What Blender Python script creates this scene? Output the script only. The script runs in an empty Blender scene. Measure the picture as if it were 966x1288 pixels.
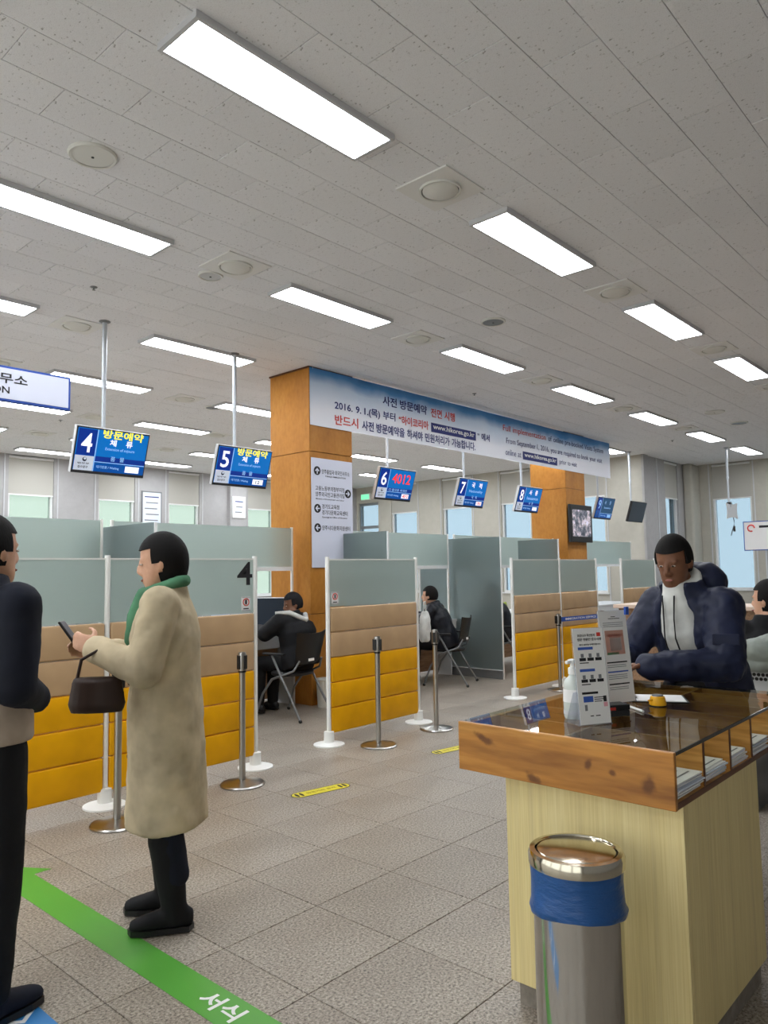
import bpy, bmesh, math, random
from mathutils import Vector, Matrix, Euler
random.seed(7)
PI = math.pi
scn = bpy.context.scene
COL = scn.collection

# ------------------------------------------------------------------ camera, world, exposure
CAM_H = 1.49
YAW, PITCH, ROLL = math.radians(42.158), math.radians(4.565), math.radians(-0.960)
CF = Vector((math.cos(YAW)*math.cos(PITCH), math.sin(YAW)*math.cos(PITCH), math.sin(PITCH)))
_r = CF.cross(Vector((0, 0, 1))).normalized(); _u = _r.cross(CF)
CR = math.cos(ROLL)*_r + math.sin(ROLL)*_u
CU = -math.sin(ROLL)*_r + math.cos(ROLL)*_u
cam_d = bpy.data.cameras.new('camera'); cam = bpy.data.objects.new('camera', cam_d); COL.objects.link(cam)
cam_d.sensor_fit = 'VERTICAL'; cam_d.sensor_height = 36.0; cam_d.lens = 941.6*36.0/1288.0
cam_d.clip_start = 0.05; cam_d.clip_end = 200
cam.matrix_world = Matrix(((CR.x, CU.x, -CF.x, 0), (CR.y, CU.y, -CF.y, 0), (CR.z, CU.z, -CF.z, CAM_H), (0, 0, 0, 1)))
scn.camera = cam
w = bpy.data.worlds.new('overcast_sky'); scn.world = w; w.use_nodes = True
w.node_tree.nodes['Background'].inputs[0].default_value = (1.0, 0.985, 0.96, 1)
w.node_tree.nodes['Background'].inputs[1].default_value = 2.1
LAMP = 22.0            # emission of the LED ceiling panels
vs = scn.view_settings
vs.view_transform = 'Standard'; vs.look = 'None'; vs.gamma = 1.0; vs.use_curve_mapping = False
vs.exposure = 0.22
scn.cycles.max_bounces = 16; scn.cycles.diffuse_bounces = 10; scn.cycles.transparent_max_bounces = 16

ZC = 3.90             # ceiling height

# ------------------------------------------------------------------ materials
def lin(r, g, b):
    f = lambda c: (c/255/12.92) if c/255 <= 0.04045 else ((c/255+0.055)/1.055)**2.4
    return (f(r), f(g), f(b), 1)
MATS = {}
def mat(name, rgb, rough=0.6, metal=0.0, emit=0.0, trans=0.0, ior=1.45, coat=0.0, spec=0.5):
    if name in MATS: return MATS[name]
    m = bpy.data.materials.new(name); m.use_nodes = True
    b = m.node_tree.nodes['Principled BSDF']
    c = lin(*rgb)
    b.inputs['Base Color'].default_value = c
    b.inputs['Roughness'].default_value = rough; b.inputs['Metallic'].default_value = metal
    b.inputs['IOR'].default_value = ior; b.inputs['Transmission Weight'].default_value = trans
    b.inputs['Coat Weight'].default_value = coat
    b.inputs['Specular IOR Level'].default_value = spec
    if emit:
        b.inputs['Emission Color'].default_value = c; b.inputs['Emission Strength'].default_value = emit
    MATS[name] = m
    return m
def nodes_of(m):
    nt = m.node_tree
    return nt, nt.nodes, nt.links, nt.nodes['Principled BSDF']
def coords(m, scale=(1, 1, 1), kind='Object'):
    nt, N, L, b = nodes_of(m)
    tc = N.new('ShaderNodeTexCoord'); mp = N.new('ShaderNodeMapping'); mp.inputs['Scale'].default_value = scale
    L.new(tc.outputs[kind], mp.inputs[0]); return mp.outputs[0]
def noise(m, vec, scale, detail=3, rough=0.5):
    nt, N, L, b = nodes_of(m)
    n = N.new('ShaderNodeTexNoise'); n.inputs['Scale'].default_value = scale
    n.inputs['Detail'].default_value = detail; n.inputs['Roughness'].default_value = rough
    L.new(vec, n.inputs['Vector']); return n.outputs[0]
def ramp(m, fac, stops, interp='LINEAR'):
    nt, N, L, b = nodes_of(m)
    r = N.new('ShaderNodeValToRGB'); r.color_ramp.interpolation = interp
    e = r.color_ramp.elements
    while len(e) < len(stops): e.new(0.5)
    for i, (p, c) in enumerate(stops): e[i].position = p; e[i].color = lin(*c)
    L.new(fac, r.inputs[0]); return r.outputs[0]
def mixc(m, a, b_, fac, mode='MIX'):
    nt, N, L, b = nodes_of(m)
    x = N.new('ShaderNodeMix'); x.data_type = 'RGBA'; x.blend_type = mode
    if isinstance(fac, float): x.inputs[0].default_value = fac
    else: L.new(fac, x.inputs[0])
    L.new(a, x.inputs[6]); L.new(b_, x.inputs[7]); return x.outputs[2]
def setc(m, c): nodes_of(m)[2].new(c, nodes_of(m)[3].inputs['Base Color'])
def bump(m, h, strength=0.2, dist=0.01):
    nt, N, L, b = nodes_of(m)
    x = N.new('ShaderNodeBump'); x.inputs['Strength'].default_value = strength; x.inputs['Distance'].default_value = dist
    L.new(h, x.inputs['Height']); L.new(x.outputs[0], b.inputs['Normal'])
def speckled(name, rgb_stops, scale, rough, bumpk=0.1, kind='Object', detail=4):
    m = mat(name, (128, 128, 128), rough)
    v = coords(m, kind=kind); n = noise(m, v, scale, detail, 0.7); setc(m, ramp(m, n, rgb_stops)); bump(m, n, bumpk, 0.002); return m

# granite floor tiles
M_floor = mat('granite_tile', (150, 142, 132), 0.38)
_v = coords(M_floor); _n1 = noise(M_floor, _v, 95, 3, 0.75); _n2 = noise(M_floor, _v, 2.2, 3)
_oi = M_floor.node_tree.nodes.new('ShaderNodeObjectInfo')
_geo = M_floor.node_tree.nodes.new('ShaderNodeNewGeometry')
_c1 = ramp(M_floor, _n1, [(0.36, (86, 79, 72)), (0.46, (146, 138, 127)), (0.56, (168, 160, 149)), (0.66, (198, 190, 179))])
_c2 = ramp(M_floor, _n2, [(0.35, (238, 235, 232)), (0.65, (255, 254, 252))])
_c3 = ramp(M_floor, _oi.outputs['Random'], [(0.0, (246, 245, 244)), (1.0, (255, 255, 255))])
setc(M_floor, mixc(M_floor, mixc(M_floor, _c1, _c2, 1.0, 'MULTIPLY'), _c3, 1.0, 'MULTIPLY'))
_rr = M_floor.node_tree.nodes.new('ShaderNodeMapRange'); _rr.inputs[3].default_value = 0.28; _rr.inputs[4].default_value = 0.5
M_floor.node_tree.links.new(_n2, _rr.inputs[0]); M_floor.node_tree.links.new(_rr.outputs[0], nodes_of(M_floor)[3].inputs['Roughness'])
M_joint = mat('dark_joint', (62, 56, 50), 0.9)
# fissured acoustic ceiling tiles
M_ceil = mat('acoustic_tile', (214, 214, 212), 0.9)
_v = coords(M_ceil, (1, 1, 1)); _vs = coords(M_ceil, (1.0, 0.55, 1.0))
_n1 = noise(M_ceil, _vs, 55, 2, 0.55); _n2 = noise(M_ceil, _v, 220, 2); _n3 = noise(M_ceil, _v, 1.1, 2)
_c1 = ramp(M_ceil, _n1, [(0.30, (176, 176, 176)), (0.355, (236, 237, 240)), (1.0, (240, 241, 244))])
_c2 = ramp(M_ceil, _n2, [(0.25, (224, 223, 220)), (0.45, (255, 255, 255))])
_oi = M_ceil.node_tree.nodes.new('ShaderNodeObjectInfo')
_c3 = ramp(M_ceil, _oi.outputs['Random'], [(0.0, (249, 249, 249)), (1.0, (255, 255, 255))])
setc(M_ceil, mixc(M_ceil, mixc(M_ceil, _c1, _c2, 1.0, 'MULTIPLY'), _c3, 1.0, 'MULTIPLY')); bump(M_ceil, _n1, 0.25, 0.003)
M_cjoint = mat('ceiling_joint', (120, 120, 119), 0.9)
# woods
def wood(name, dark, mid, light, scale, axis='X', rough=0.35, coat=0.0, fine=(222, 214, 204)):
    m = mat(name, mid, rough, coat=coat)
    s = {'X': (0.12, 1, 1), 'Y': (1, 0.12, 1), 'Z': (1, 1, 0.12), 'ZZ': (1, 1, 0.02)}[axis]
    v = coords(m, s); n = noise(m, v, scale, 6, 0.6); n2 = noise(m, v, scale*7, 2, 0.5)
    c = ramp(m, n, [(0.3, dark), (0.5, mid), (0.7, light)]); c2 = ramp(m, n2, [(0.3, fine), (0.6, (255, 255, 255))])
    setc(m, mixc(m, c, c2, 1.0, 'MULTIPLY')); bump(m, n2, 0.05, 0.001); return m
M_colwood = mat('column_veneer', (196, 134, 66), 0.5, coat=0.0, spec=0.3)
_v = coords(M_colwood, (1, 1, 0.55)); _n = noise(M_colwood, _v, 2.6, 7, 0.65); _n2 = noise(M_colwood, _v, 24, 3)
setc(M_colwood, mixc(M_colwood, ramp(M_colwood, _n, [(0.25, (160, 104, 42)), (0.5, (178, 120, 50)), (0.75, (192, 136, 64))]), ramp(M_colwood, _n2, [(0.3, (242, 238, 230)), (0.6, (255, 255, 255))]), 1.0, 'MULTIPLY'))
M_pine = wood('varnished_pine', (150, 98, 40), (196, 138, 62), (216, 164, 86), 5, 'Y', 0.38, 0.2)
M_pine_x = wood('varnished_pine_crosswise', (160, 110, 52), (202, 148, 76), (222, 174, 102), 9, 'Y', 0.4, 0.1)
M_knotty = wood('knotty_pine', (136, 86, 34), (190, 130, 56), (212, 158, 80), 6, 'Y', 0.38, 0.2)
_nt, _N, _L, _b = nodes_of(M_knotty); _bc = _b.inputs['Base Color'].links[0].from_socket; _v = coords(M_knotty); _wn = noise(M_knotty, _v, 40, 3); _acc = None
for _y, _z, _wy, _wz in ((1.155, 0.874, 0.016, 0.026), (1.075, 0.860, 0.017, 0.015), (0.962, 0.842, 0.030, 0.038), (1.36, 0.798, 0.040, 0.020), (1.55, 0.900, 0.06, 0.018)):
    _m = _N.new('ShaderNodeMapping'); _m.vector_type = 'TEXTURE'; _m.inputs['Location'].default_value = (2.215, _y, _z); _m.inputs['Rotation'].default_value = (0.35, 0, 0); _m.inputs['Scale'].default_value = (1, _wy, _wz); _L.new(_v, _m.inputs[0])
    _d = _N.new('ShaderNodeVectorMath'); _d.operation = 'LENGTH'; _L.new(_m.outputs[0], _d.inputs[0])
    _s = _N.new('ShaderNodeMath'); _s.operation = 'MULTIPLY_ADD'; _L.new(_wn, _s.inputs[0]); _s.inputs[1].default_value = 0.9; _L.new(_d.outputs['Value'], _s.inputs[2])
    _r = _N.new('ShaderNodeMapRange'); _r.interpolation_type = 'SMOOTHSTEP'; _r.inputs[1].default_value = 0.75; _r.inputs[2].default_value = 1.45; _r.inputs[3].default_value = 0.8; _r.inputs[4].default_value = 0.0; _L.new(_s.outputs[0], _r.inputs[0])
    if _acc is None: _acc = _r.outputs[0]
    else:
        _mx = _N.new('ShaderNodeMath'); _mx.operation = 'MAXIMUM'; _L.new(_acc, _mx.inputs[0]); _L.new(_r.outputs[0], _mx.inputs[1]); _acc = _mx.outputs[0]
_k = _N.new('ShaderNodeRGB'); _k.outputs[0].default_value = lin(84, 44, 18); setc(M_knotty, mixc(M_knotty, _bc, _k.outputs[0], _acc))
M_pine_dk = wood('dark_stained_pine', (70, 38, 20), (96, 56, 30), (120, 74, 40), 12, 'X', 0.4)
M_lam = wood('pale_laminate', (216, 198, 146), (228, 210, 152), (234, 218, 164), 30, 'ZZ', 0.5, fine=(242, 239, 232))
M_plinth = speckled('grey_plinth', [(0.3, (112, 106, 98)), (0.7, (146, 138, 128))], 20, 0.6)
M_counterwood = wood('brown_counter_front', (126, 96, 70), (148, 116, 88), (164, 132, 102), 8, 'X', 0.5)
# paints, plastics, metals, cloth
M_wall = speckled('white_wall_paint', [(0.3, (164, 163, 163)), (0.7, (172, 171, 171))], 6, 0.85, 0.03)
M_wallc = speckled('cream_wall_paint', [(0.3, (176, 173, 162)), (0.7, (184, 181, 170))], 6, 0.85, 0.03)
M_blind = mat('cream_blind_fabric', (176, 174, 166), 0.9)
_v = coords(M_blind, (1, 1, 1)); _n = noise(M_blind, _v, 260, 2); bump(M_blind, _n, 0.15, 0.001)
M_trim = mat('white_aluminium', (224, 226, 226), 0.45)
M_grey_al = mat('grey_aluminium', (150, 156, 160), 0.35, 0.6)
M_white = mat('white_plastic', (232, 232, 228), 0.4)
M_warmwhite = mat('warm_white_plastic', (218, 218, 212), 0.5)
M_offgrey = mat('light_grey_plastic', (196, 198, 200), 0.45)
M_frame = mat('fixture_frame_grey', (196, 197, 200), 0.5)
M_lamp = mat('lamp_diffuser', (246, 250, 255), 0.5, emit=LAMP)
M_black = mat('black_plastic', (20, 20, 22), 0.4)
M_dark = mat('charcoal_plastic', (40, 41, 44), 0.5)
M_darkhole = mat('dark_void', (44, 43, 42), 0.9)
M_steel = mat('brushed_steel', (176, 174, 170), 0.28, 1.0)
_v = coords(M_steel, (1, 1, 40)); _n = noise(M_steel, _v, 30, 2); bump(M_steel, _n, 0.06, 0.001)
M_polish = mat('polished_stainless', (196, 194, 190), 0.09, 1.0)
M_brass = mat('polished_lid_steel', (206, 200, 184), 0.14, 1.0)
M_pipe = mat('grey_painted_pipe', (186, 192, 198), 0.35, 0.3)
M_legsteel = mat('grey_leg_steel', (126, 128, 130), 0.4, 0.5)
def leather(name, rgb):
    m = mat(name, rgb, 0.42, spec=0.25); v = coords(m); n = noise(m, v, 130, 3); n2 = noise(m, v, 5, 2)
    a = tuple(int(c*0.93) for c in rgb); setc(m, ramp(m, n2, [(0.3, a), (0.7, rgb)])); bump(m, n, 0.08, 0.001); return m
M_yel = leather('mustard_leatherette', (238, 172, 6)); M_bei = leather('beige_leatherette', (196, 164, 126))
def cloth(name, rgb, rough=0.85, scale=40, k=0.4, wr=7.0):
    m = mat(name, rgb, rough, spec=0.3); v = coords(m); n = noise(m, v, scale, 3); n2 = noise(m, v, wr, 3)
    a = tuple(int(c*0.80) for c in rgb); setc(m, ramp(m, n2, [(0.3, a), (0.7, rgb)])); bump(m, n2, k, 0.02); return m
M_navy = cloth('navy_nylon', (34, 40, 66), 0.5); M_blackc = cloth('black_cloth', (22, 22, 25), 0.75)
M_puff = cloth('black_quilted_nylon', (26, 28, 36), 0.45); M_cream = cloth('cream_wool', (208, 192, 160), 0.95)
M_green_k = cloth('green_knit', (92, 146, 112), 0.95); M_whitec = cloth('white_fleece', (220, 222, 218), 0.95)
M_beigec = cloth('beige_fleece', (186, 168, 150), 0.95); M_navyd = cloth('dark_navy_cloth', (24, 28, 42), 0.8)
M_sage = cloth('grey_green_padded_nylon', (150, 158, 150), 0.6); M_jean = cloth('dark_denim', (44, 52, 74), 0.9)
M_skin = speckled('light_skin', [(0.3, (196, 148, 120)), (0.7, (212, 166, 138))], 14, 0.5, 0.05)
M_skin2 = speckled('brown_skin', [(0.3, (112, 74, 54)), (0.7, (130, 88, 64))], 14, 0.5, 0.05)
M_hair = mat('black_hair', (17, 15, 15), 0.75, spec=0.25)
_v = coords(M_hair, (6, 6, 1)); _n = noise(M_hair, _v, 40, 3); bump(M_hair, _n, 0.5, 0.004)
M_lips = mat('lips', (150, 92, 82), 0.5); M_eyew = mat('eye_white', (196, 186, 176), 0.4); M_iris = mat('eye_iris', (30, 20, 16), 0.2)
M_paper = mat('white_paper', (232, 232, 232), 0.8); M_bluepaper = mat('pale_blue_paper', (214, 222, 236), 0.8)
M_ink = mat('black_print', (30, 30, 34), 0.7); M_inkgrey = mat('grey_print', (120, 122, 128), 0.7)
M_navyink = mat('navy_print', (34, 42, 110), 0.6); M_redink = mat('red_print', (206, 62, 52), 0.6)
M_blueink = mat('blue_print', (58, 92, 178), 0.6); M_greenink = mat('green_print', (70, 140, 96), 0.6)
M_signw = mat('sign_face_lavender_white', (206, 210, 226), 0.55); M_signb = mat('sign_border_blue', (38, 74, 160), 0.5)
M_sanit = mat('sanitizer_gel_bottle', (226, 234, 228), 0.25, trans=0.25)
M_bag = mat('blue_bin_bag', (34, 80, 138), 0.28)
_v = coords(M_bag, (1, 1, 3)); _n = noise(M_bag, _v, 18, 4, 0.6); bump(M_bag, _n, 0.5, 0.01)
M_tapey = mat('yellow_plastic', (240, 176, 20), 0.35)
M_stk_y = mat('yellow_floor_vinyl', (214, 200, 46), 0.4); M_stk_g = mat('green_floor_vinyl', (84, 158, 58), 0.4); M_stk_b = mat('blue_floor_vinyl', (50, 126, 190), 0.4)
M_belt = mat('blue_webbing', (44, 84, 170), 0.7)
def frosted(name, rgb, frac):
    m = mat(name, rgb, 0.55, trans=1.0, ior=1.18); nt, N, L, b = nodes_of(m)
    d = N.new('ShaderNodeBsdfDiffuse'); d.inputs[0].default_value = lin(*rgb)
    t = N.new('ShaderNodeBsdfTranslucent'); t.inputs[0].default_value = lin(*rgb)
    a = N.new('ShaderNodeMixShader'); a.inputs[0].default_value = 0.4; L.new(d.outputs[0], a.inputs[1]); L.new(t.outputs[0], a.inputs[2])
    x = N.new('ShaderNodeMixShader'); x.inputs[0].default_value = frac; L.new(b.outputs[0], x.inputs[1]); L.new(a.outputs[0], x.inputs[2])
    L.new(x.outputs[0], N['Material Output'].inputs[0]); return m
M_frost = frosted('frosted_glass', (196, 208, 204), 0.45)
M_frostd = frosted('dark_frosted_glass', (150, 162, 162), 0.35)
def pane_mat(name, rgb, op):
    m = mat(name, rgb, 0.2); nt, N, L, b = nodes_of(m)
    t = N.new('ShaderNodeBsdfTransparent'); t.inputs[0].default_value = lin(*rgb)
    x = N.new('ShaderNodeMixShader'); x.inputs[0].default_value = op
    L.new(t.outputs[0], x.inputs[1]); L.new(b.outputs[0], x.inputs[2]); L.new(x.outputs[0], N['Material Output'].inputs[0]); return m
M_paneg = pane_mat('window_pane_greenish', (195, 207, 201), 0.12); M_paneb = pane_mat('window_pane_bluish', (185, 200, 209), 0.12); M_panec = pane_mat('clear_added_window_pane', (244, 246, 245), 0.06)  # the clear one glazes the unseen windows added for daylight
M_glass = mat('table_glass', (196, 206, 198), 0.02, trans=1.0, ior=1.5)
_nt, _N, _L, _b = nodes_of(M_glass)      # clear pane: mirror-like fresnel over tinted see-through
_t = _N.new('ShaderNodeBsdfTransparent'); _t.inputs[0].default_value = lin(228, 231, 223)
_g = _N.new('ShaderNodeBsdfGlossy'); _g.inputs['Roughness'].default_value = 0.015
_f = _N.new('ShaderNodeFresnel'); _f.inputs[0].default_value = 1.5
_x = _N.new('ShaderNodeMixShader'); _bf = _N.new('ShaderNodeNewGeometry'); _iv = _N.new('ShaderNodeMath'); _iv.operation = 'SUBTRACT'; _iv.inputs[0].default_value = 1.0; _L.new(_bf.outputs['Backfacing'], _iv.inputs[1])
_mu = _N.new('ShaderNodeMath'); _mu.operation = 'MULTIPLY'; _L.new(_f.outputs[0], _mu.inputs[0]); _L.new(_iv.outputs[0], _mu.inputs[1]); _L.new(_mu.outputs[0], _x.inputs[0]); _L.new(_t.outputs[0], _x.inputs[1]); _L.new(_g.outputs[0], _x.inputs[2]); _L.new(_x.outputs[0], _N['Material Output'].inputs[0])
M_glassedge = mat('dark_glass_edge', (18, 24, 22), 0.15)
M_acryl = pane_mat('clear_acrylic', (240, 242, 246), 0.15)
def screen(name, rgb, e=0.55):
    m = mat(name, rgb, 0.25, emit=e); return m
S_blue = screen('screen_blue', (10, 112, 196), 0.30); S_navy = screen('screen_navy', (16, 50, 140), 0.30); S_mid = screen('screen_deep_blue', (8, 78, 160), 0.30)
S_grey = screen('screen_grey', (196, 204, 218), 0.30); S_white = screen('screen_white', (232, 236, 244), 0.6); S_yel = screen('screen_yellow', (236, 226, 70), 0.7)
S_red = screen('screen_red', (232, 60, 60), 0.7); S_pale = screen('screen_pale_blue', (130, 180, 226), 0.5); S_ink = mat('screen_ink', (26, 34, 64), 0.4); S_dim = screen('screen_dim_blue', (20, 74, 116), 0.25)
M_off = mat('unlit_screen', (34, 42, 54), 0.35)

# ------------------------------------------------------------------ mesh helpers
def B(): return bmesh.new()
def box(bm, c, s, rot=None):
    m = Matrix.Translation(c)
    if rot is not None: m = m @ rot.to_4x4()
    bmesh.ops.create_cube(bm, size=1.0, matrix=m @ Matrix.Diagonal((*s, 1)))
    return bm
def bx(bm, x0, x1, y0, y1, z0, z1): return box(bm, ((x0+x1)/2, (y0+y1)/2, (z0+z1)/2), (abs(x1-x0), abs(y1-y0), abs(z1-z0)))
def rotto(d):
    return Vector(d).normalized().to_track_quat('Z', 'Y').to_matrix()
def cone(bm, p0, p1, r0, r1, n=16):
    p0, p1 = Vector(p0), Vector(p1); d = p1-p0
    bmesh.ops.create_cone(bm, cap_ends=True, segments=n, radius1=max(r0, 1e-4), radius2=max(r1, 1e-4), depth=d.length, matrix=Matrix.Translation((p0+p1)/2) @ rotto(d).to_4x4())
    return bm
def ball(bm, c, r, u=14, v=10):
    m = Matrix.Translation(c) @ (Matrix.Diagonal((*r, 1)) if hasattr(r, '__len__') else Matrix.Diagonal((r, r, r, 1)))
    bmesh.ops.create_uvsphere(bm, u_segments=u, v_segments=v, radius=1.0, matrix=m); return bm
def chain(bm, pts, rad, n=12):
    for p, r in zip(pts, rad): ball(bm, p, r, n, 8)
    for i in range(len(pts)-1):
        if (Vector(pts[i+1])-Vector(pts[i])).length > 1e-4: cone(bm, pts[i], pts[i+1], rad[i]*0.995, rad[i+1]*0.995, n)
    return bm
def tube(bm, pts, r, n=10):
    pts = [Vector(p) for p in pts]; rings = []
    for i, p in enumerate(pts):
        t = (pts[min(i+1, len(pts)-1)]-pts[max(i-1, 0)]).normalized(); m = rotto(t)
        rr = r[i] if hasattr(r, '__len__') else r
        rings.append([bm.verts.new(p+m@Vector((rr*math.cos(2*PI*k/n), rr*math.sin(2*PI*k/n), 0))) for k in range(n)])
    for a, b in zip(rings, rings[1:]):
        for k in range(n): bm.faces.new((a[k], a[(k+1) % n], b[(k+1) % n], b[k]))
    bm.faces.new(rings[0][::-1]); bm.faces.new(rings[-1]); return bm
def lathe(bm, prof, n=32, c=(0, 0, 0)):
    c = Vector(c); rings = []
    for r, z in prof:
        rings.append([bm.verts.new(c+Vector((r*math.cos(2*PI*k/n), r*math.sin(2*PI*k/n), z))) for k in range(n)] if r > 1e-5 else [bm.verts.new(c+Vector((0, 0, z)))])
    for a, b in zip(rings, rings[1:]):
        for k in range(n):
            k2 = (k+1) % n
            if len(a) == 1 and len(b) == 1: continue
            if len(a) == 1: bm.faces.new((a[0], b[k2], b[k]))
            elif len(b) == 1: bm.faces.new((a[k], a[k2], b[0]))
            else: bm.faces.new((a[k], a[k2], b[k2], b[k]))
    return bm
def loft(bm, rings, n=20):
    """rings: (center, lateral vec * halfwidth, forward vec * halfdepth)"""
    R = []
    for c, a, b in rings:
        c, a, b = Vector(c), Vector(a), Vector(b)
        R.append([bm.verts.new(c+a*math.cos(2*PI*k/n)+b*math.sin(2*PI*k/n)) for k in range(n)])
    for p, q in zip(R, R[1:]):
        for k in range(n): bm.faces.new((p[k], p[(k+1) % n], q[(k+1) % n], q[k]))
    bm.faces.new(R[0][::-1]); bm.faces.new(R[-1]); return bm
def prism(bm, poly, z0, z1):
    a = [bm.verts.new((x, y, z0)) for x, y in poly]; b = [bm.verts.new((x, y, z1)) for x, y in poly]
    n = len(poly); bm.faces.new(a[::-1]); bm.faces.new(b)
    for k in range(n): bm.faces.new((a[k], a[(k+1) % n], b[(k+1) % n], b[k]))
    return bm
def mesh(bm, smooth=None, bevel=0.0, seg=2):
    bmesh.ops.recalc_face_normals(bm, faces=bm.faces)
    if bevel: bmesh.ops.bevel(bm, geom=[e for e in bm.edges if len(e.link_faces) == 2 and e.calc_face_angle(0) > 0.5], offset=bevel, segments=seg, affect='EDGES', profile=0.5)
    me = bpy.data.meshes.new('mesh')
    if smooth is not None:
        for e in bm.edges: e.smooth = len(e.link_faces) == 2 and e.calc_face_angle(0) < smooth
        for f in bm.faces: f.smooth = True
    bm.to_mesh(me); bm.free(); return me
def obj(name, bm, m, parent=None, smooth=None, bevel=0.0, loc=None, rot=None, seg=2):
    me = bm if isinstance(bm, bpy.types.Mesh) else mesh(bm, smooth, bevel, seg)
    if not me.materials: me.materials.append(m)
    elif me.materials[0] != m: me = me.copy(); me.materials.clear(); me.materials.append(m)
    o = bpy.data.objects.new(name, me); COL.objects.link(o)
    if parent is not None: o.parent = parent
    if loc is not None: o.location = loc
    if rot is not None: o.rotation_euler = rot
    return o
def thing(name, label, cat, loc=(0, 0, 0), rot=(0, 0, 0), group=None):
    o = bpy.data.objects.new(name, None); o.empty_display_size = 0.1; COL.objects.link(o)
    o.location = loc; o.rotation_euler = rot; return tag(o, label, cat, group)
def tag(o, label, cat, group=None):
    o['label'] = label; o['category'] = cat
    if group: o['group'] = group
    return o
def struct(name, bm, m, parent=None, **k):
    o = obj(name, bm, m, parent, **k)
    if parent is None: o['kind'] = 'structure'
    return o
def dup(root, loc, label, rotz=None):
    r = root.copy(); COL.objects.link(r); r.location = loc; r['label'] = label
    if rotz is not None: r.rotation_euler = (0, 0, rotz)
    for ch in list(root.children):
        c = ch.copy(); COL.objects.link(c); c.parent = r
        for g in list(ch.children):
            d = g.copy(); COL.objects.link(d); d.parent = c
    return r
_tc = {}
def text_mesh(body, size, bold=0.0, wx=1.0):
    key = (body, size, bold, wx)
    if key in _tc: return _tc[key]
    c = bpy.data.curves.new('txt', 'FONT'); c.body = body; c.size = size; c.offset = bold*size
    c.align_x = 'LEFT'; c.resolution_u = 3; c.extrude = 0.0004
    o = bpy.data.objects.new('txt', c); COL.objects.link(o)
    dg = bpy.context.evaluated_depsgraph_get(); me = bpy.data.meshes.new_from_object(o.evaluated_get(dg))
    bpy.data.objects.remove(o); bpy.data.curves.remove(c)
    xs = [v.co.x for v in me.vertices] or [0]; ys = [v.co.y for v in me.vertices] or [0]
    x0, y0 = min(xs), min(ys)
    for v in me.vertices: v.co.x = (v.co.x-x0)*wx; v.co.y -= y0
    me.materials.clear(); me.name = 'T_'+body[:40]
    _tc[key] = (me, (max(xs)-x0)*wx, max(ys)-y0); return _tc[key]
FRONT = (PI/2, 0, 0)             # text facing -Y
SIDE = (PI/2, 0, -PI/2)          # text facing -X
def text(body, m, parent, loc, rot=FRONT, width=None, height=None, bold=0.012, name='lettering'):
    """left bottom corner of the glyphs at loc, scaled to width x height"""
    me, w0, h0 = text_mesh(body, 1.0, bold)
    o = obj(name, me, m, parent, loc=loc, rot=rot)
    sx = (width/w0) if width else None; sy = (height/h0) if height else None
    sx = sx or sy; sy = sy or sx
    o.scale = (sx, sy, 1); return o
def remesh(bm, voxel, smooth=4, disp=0.0, dscale=0.1):
    me = bpy.data.meshes.new('tmp'); bmesh.ops.recalc_face_normals(bm, faces=bm.faces); bm.to_mesh(me); bm.free()
    o = bpy.data.objects.new('tmp', me); COL.objects.link(o)
    r = o.modifiers.new('r', 'REMESH'); r.mode = 'VOXEL'; r.voxel_size = voxel; r.use_smooth_shade = True
    s = o.modifiers.new('s', 'SMOOTH'); s.iterations = smooth; s.factor = 0.5
    if disp:
        t = bpy.data.textures.new('wrinkle', 'CLOUDS'); t.noise_scale = dscale; t.noise_depth = 2
        d = o.modifiers.new('d', 'DISPLACE'); d.texture = t; d.strength = disp; d.mid_level = 0.5
    dg = bpy.context.evaluated_depsgraph_get(); out = bpy.data.meshes.new_from_object(o.evaluated_get(dg))
    bpy.data.objects.remove(o); bpy.data.meshes.remove(me)
    for p in out.polygons: p.use_smooth = True
    return out
def px(P):
    d = Vector(P)-Vector((0, 0, CAM_H)); z = d.dot(CF)
    if z < 0.2: return None
    return 483+941.6*d.dot(CR)/z, 644-941.6*d.dot(CU)/z, z
def inview(P, mg=0):
    q = px(P); return q is not None and -mg < q[0] < 966+mg and -mg < q[1] < 1288+mg

# ------------------------------------------------------------------ floor and ceiling
XMIN, XMAX, YMIN, YMAX = -3.6, 18.3, -4.2, 15.05
floor = struct('floor', bx(B(), XMIN, XMAX+1, YMIN, YMAX+1, -0.12, -0.0225), M_joint)
T = 0.5; fx0 = 1.865-6*0.5*2-0.0; tiles = []
i0 = int((XMIN-1.865)/T)-1
for i in range(i0, 40):
    for j in range(-14, 30):
        x, y = 1.865+i*T, 2.09+j*T
        if x < XMIN-0.5 or x+T > XMAX+0.6 or y < YMIN-0.5 or y+T > YMAX+0.6: continue
        q = px((x+T/2, y+T/2, 0)); vis = inview((x+T/2, y+T/2, 0), 60) and y < 7.0
        tiles.append((-(1.0/q[2]) if vis else 0, x, y))
tiles.sort()
ft = mesh(box(B(), (0, 0, -0.011), (T-0.0035, T-0.0035, 0.022)), bevel=0.0012, seg=1); ft.materials.append(M_floor)
rest = B()
for n, (k, x, y) in enumerate(tiles):
    if n < 290 and k < 0:
        o = obj('floor_tile', ft, M_floor, floor, loc=(x+T/2, y+T/2, 0))
    else: box(rest, (x+T/2, y+T/2, -0.011), (T-0.0035, T-0.0035, 0.022))
o = obj('floor_tiling', rest, M_floor, floor); o['kind'] = 'stuff'
ceil = struct('ceiling', bx(B(), XMIN, XMAX+1, YMIN, YMAX+1, ZC+0.016, ZC+0.1), M_cjoint)
tiles = []
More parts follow.
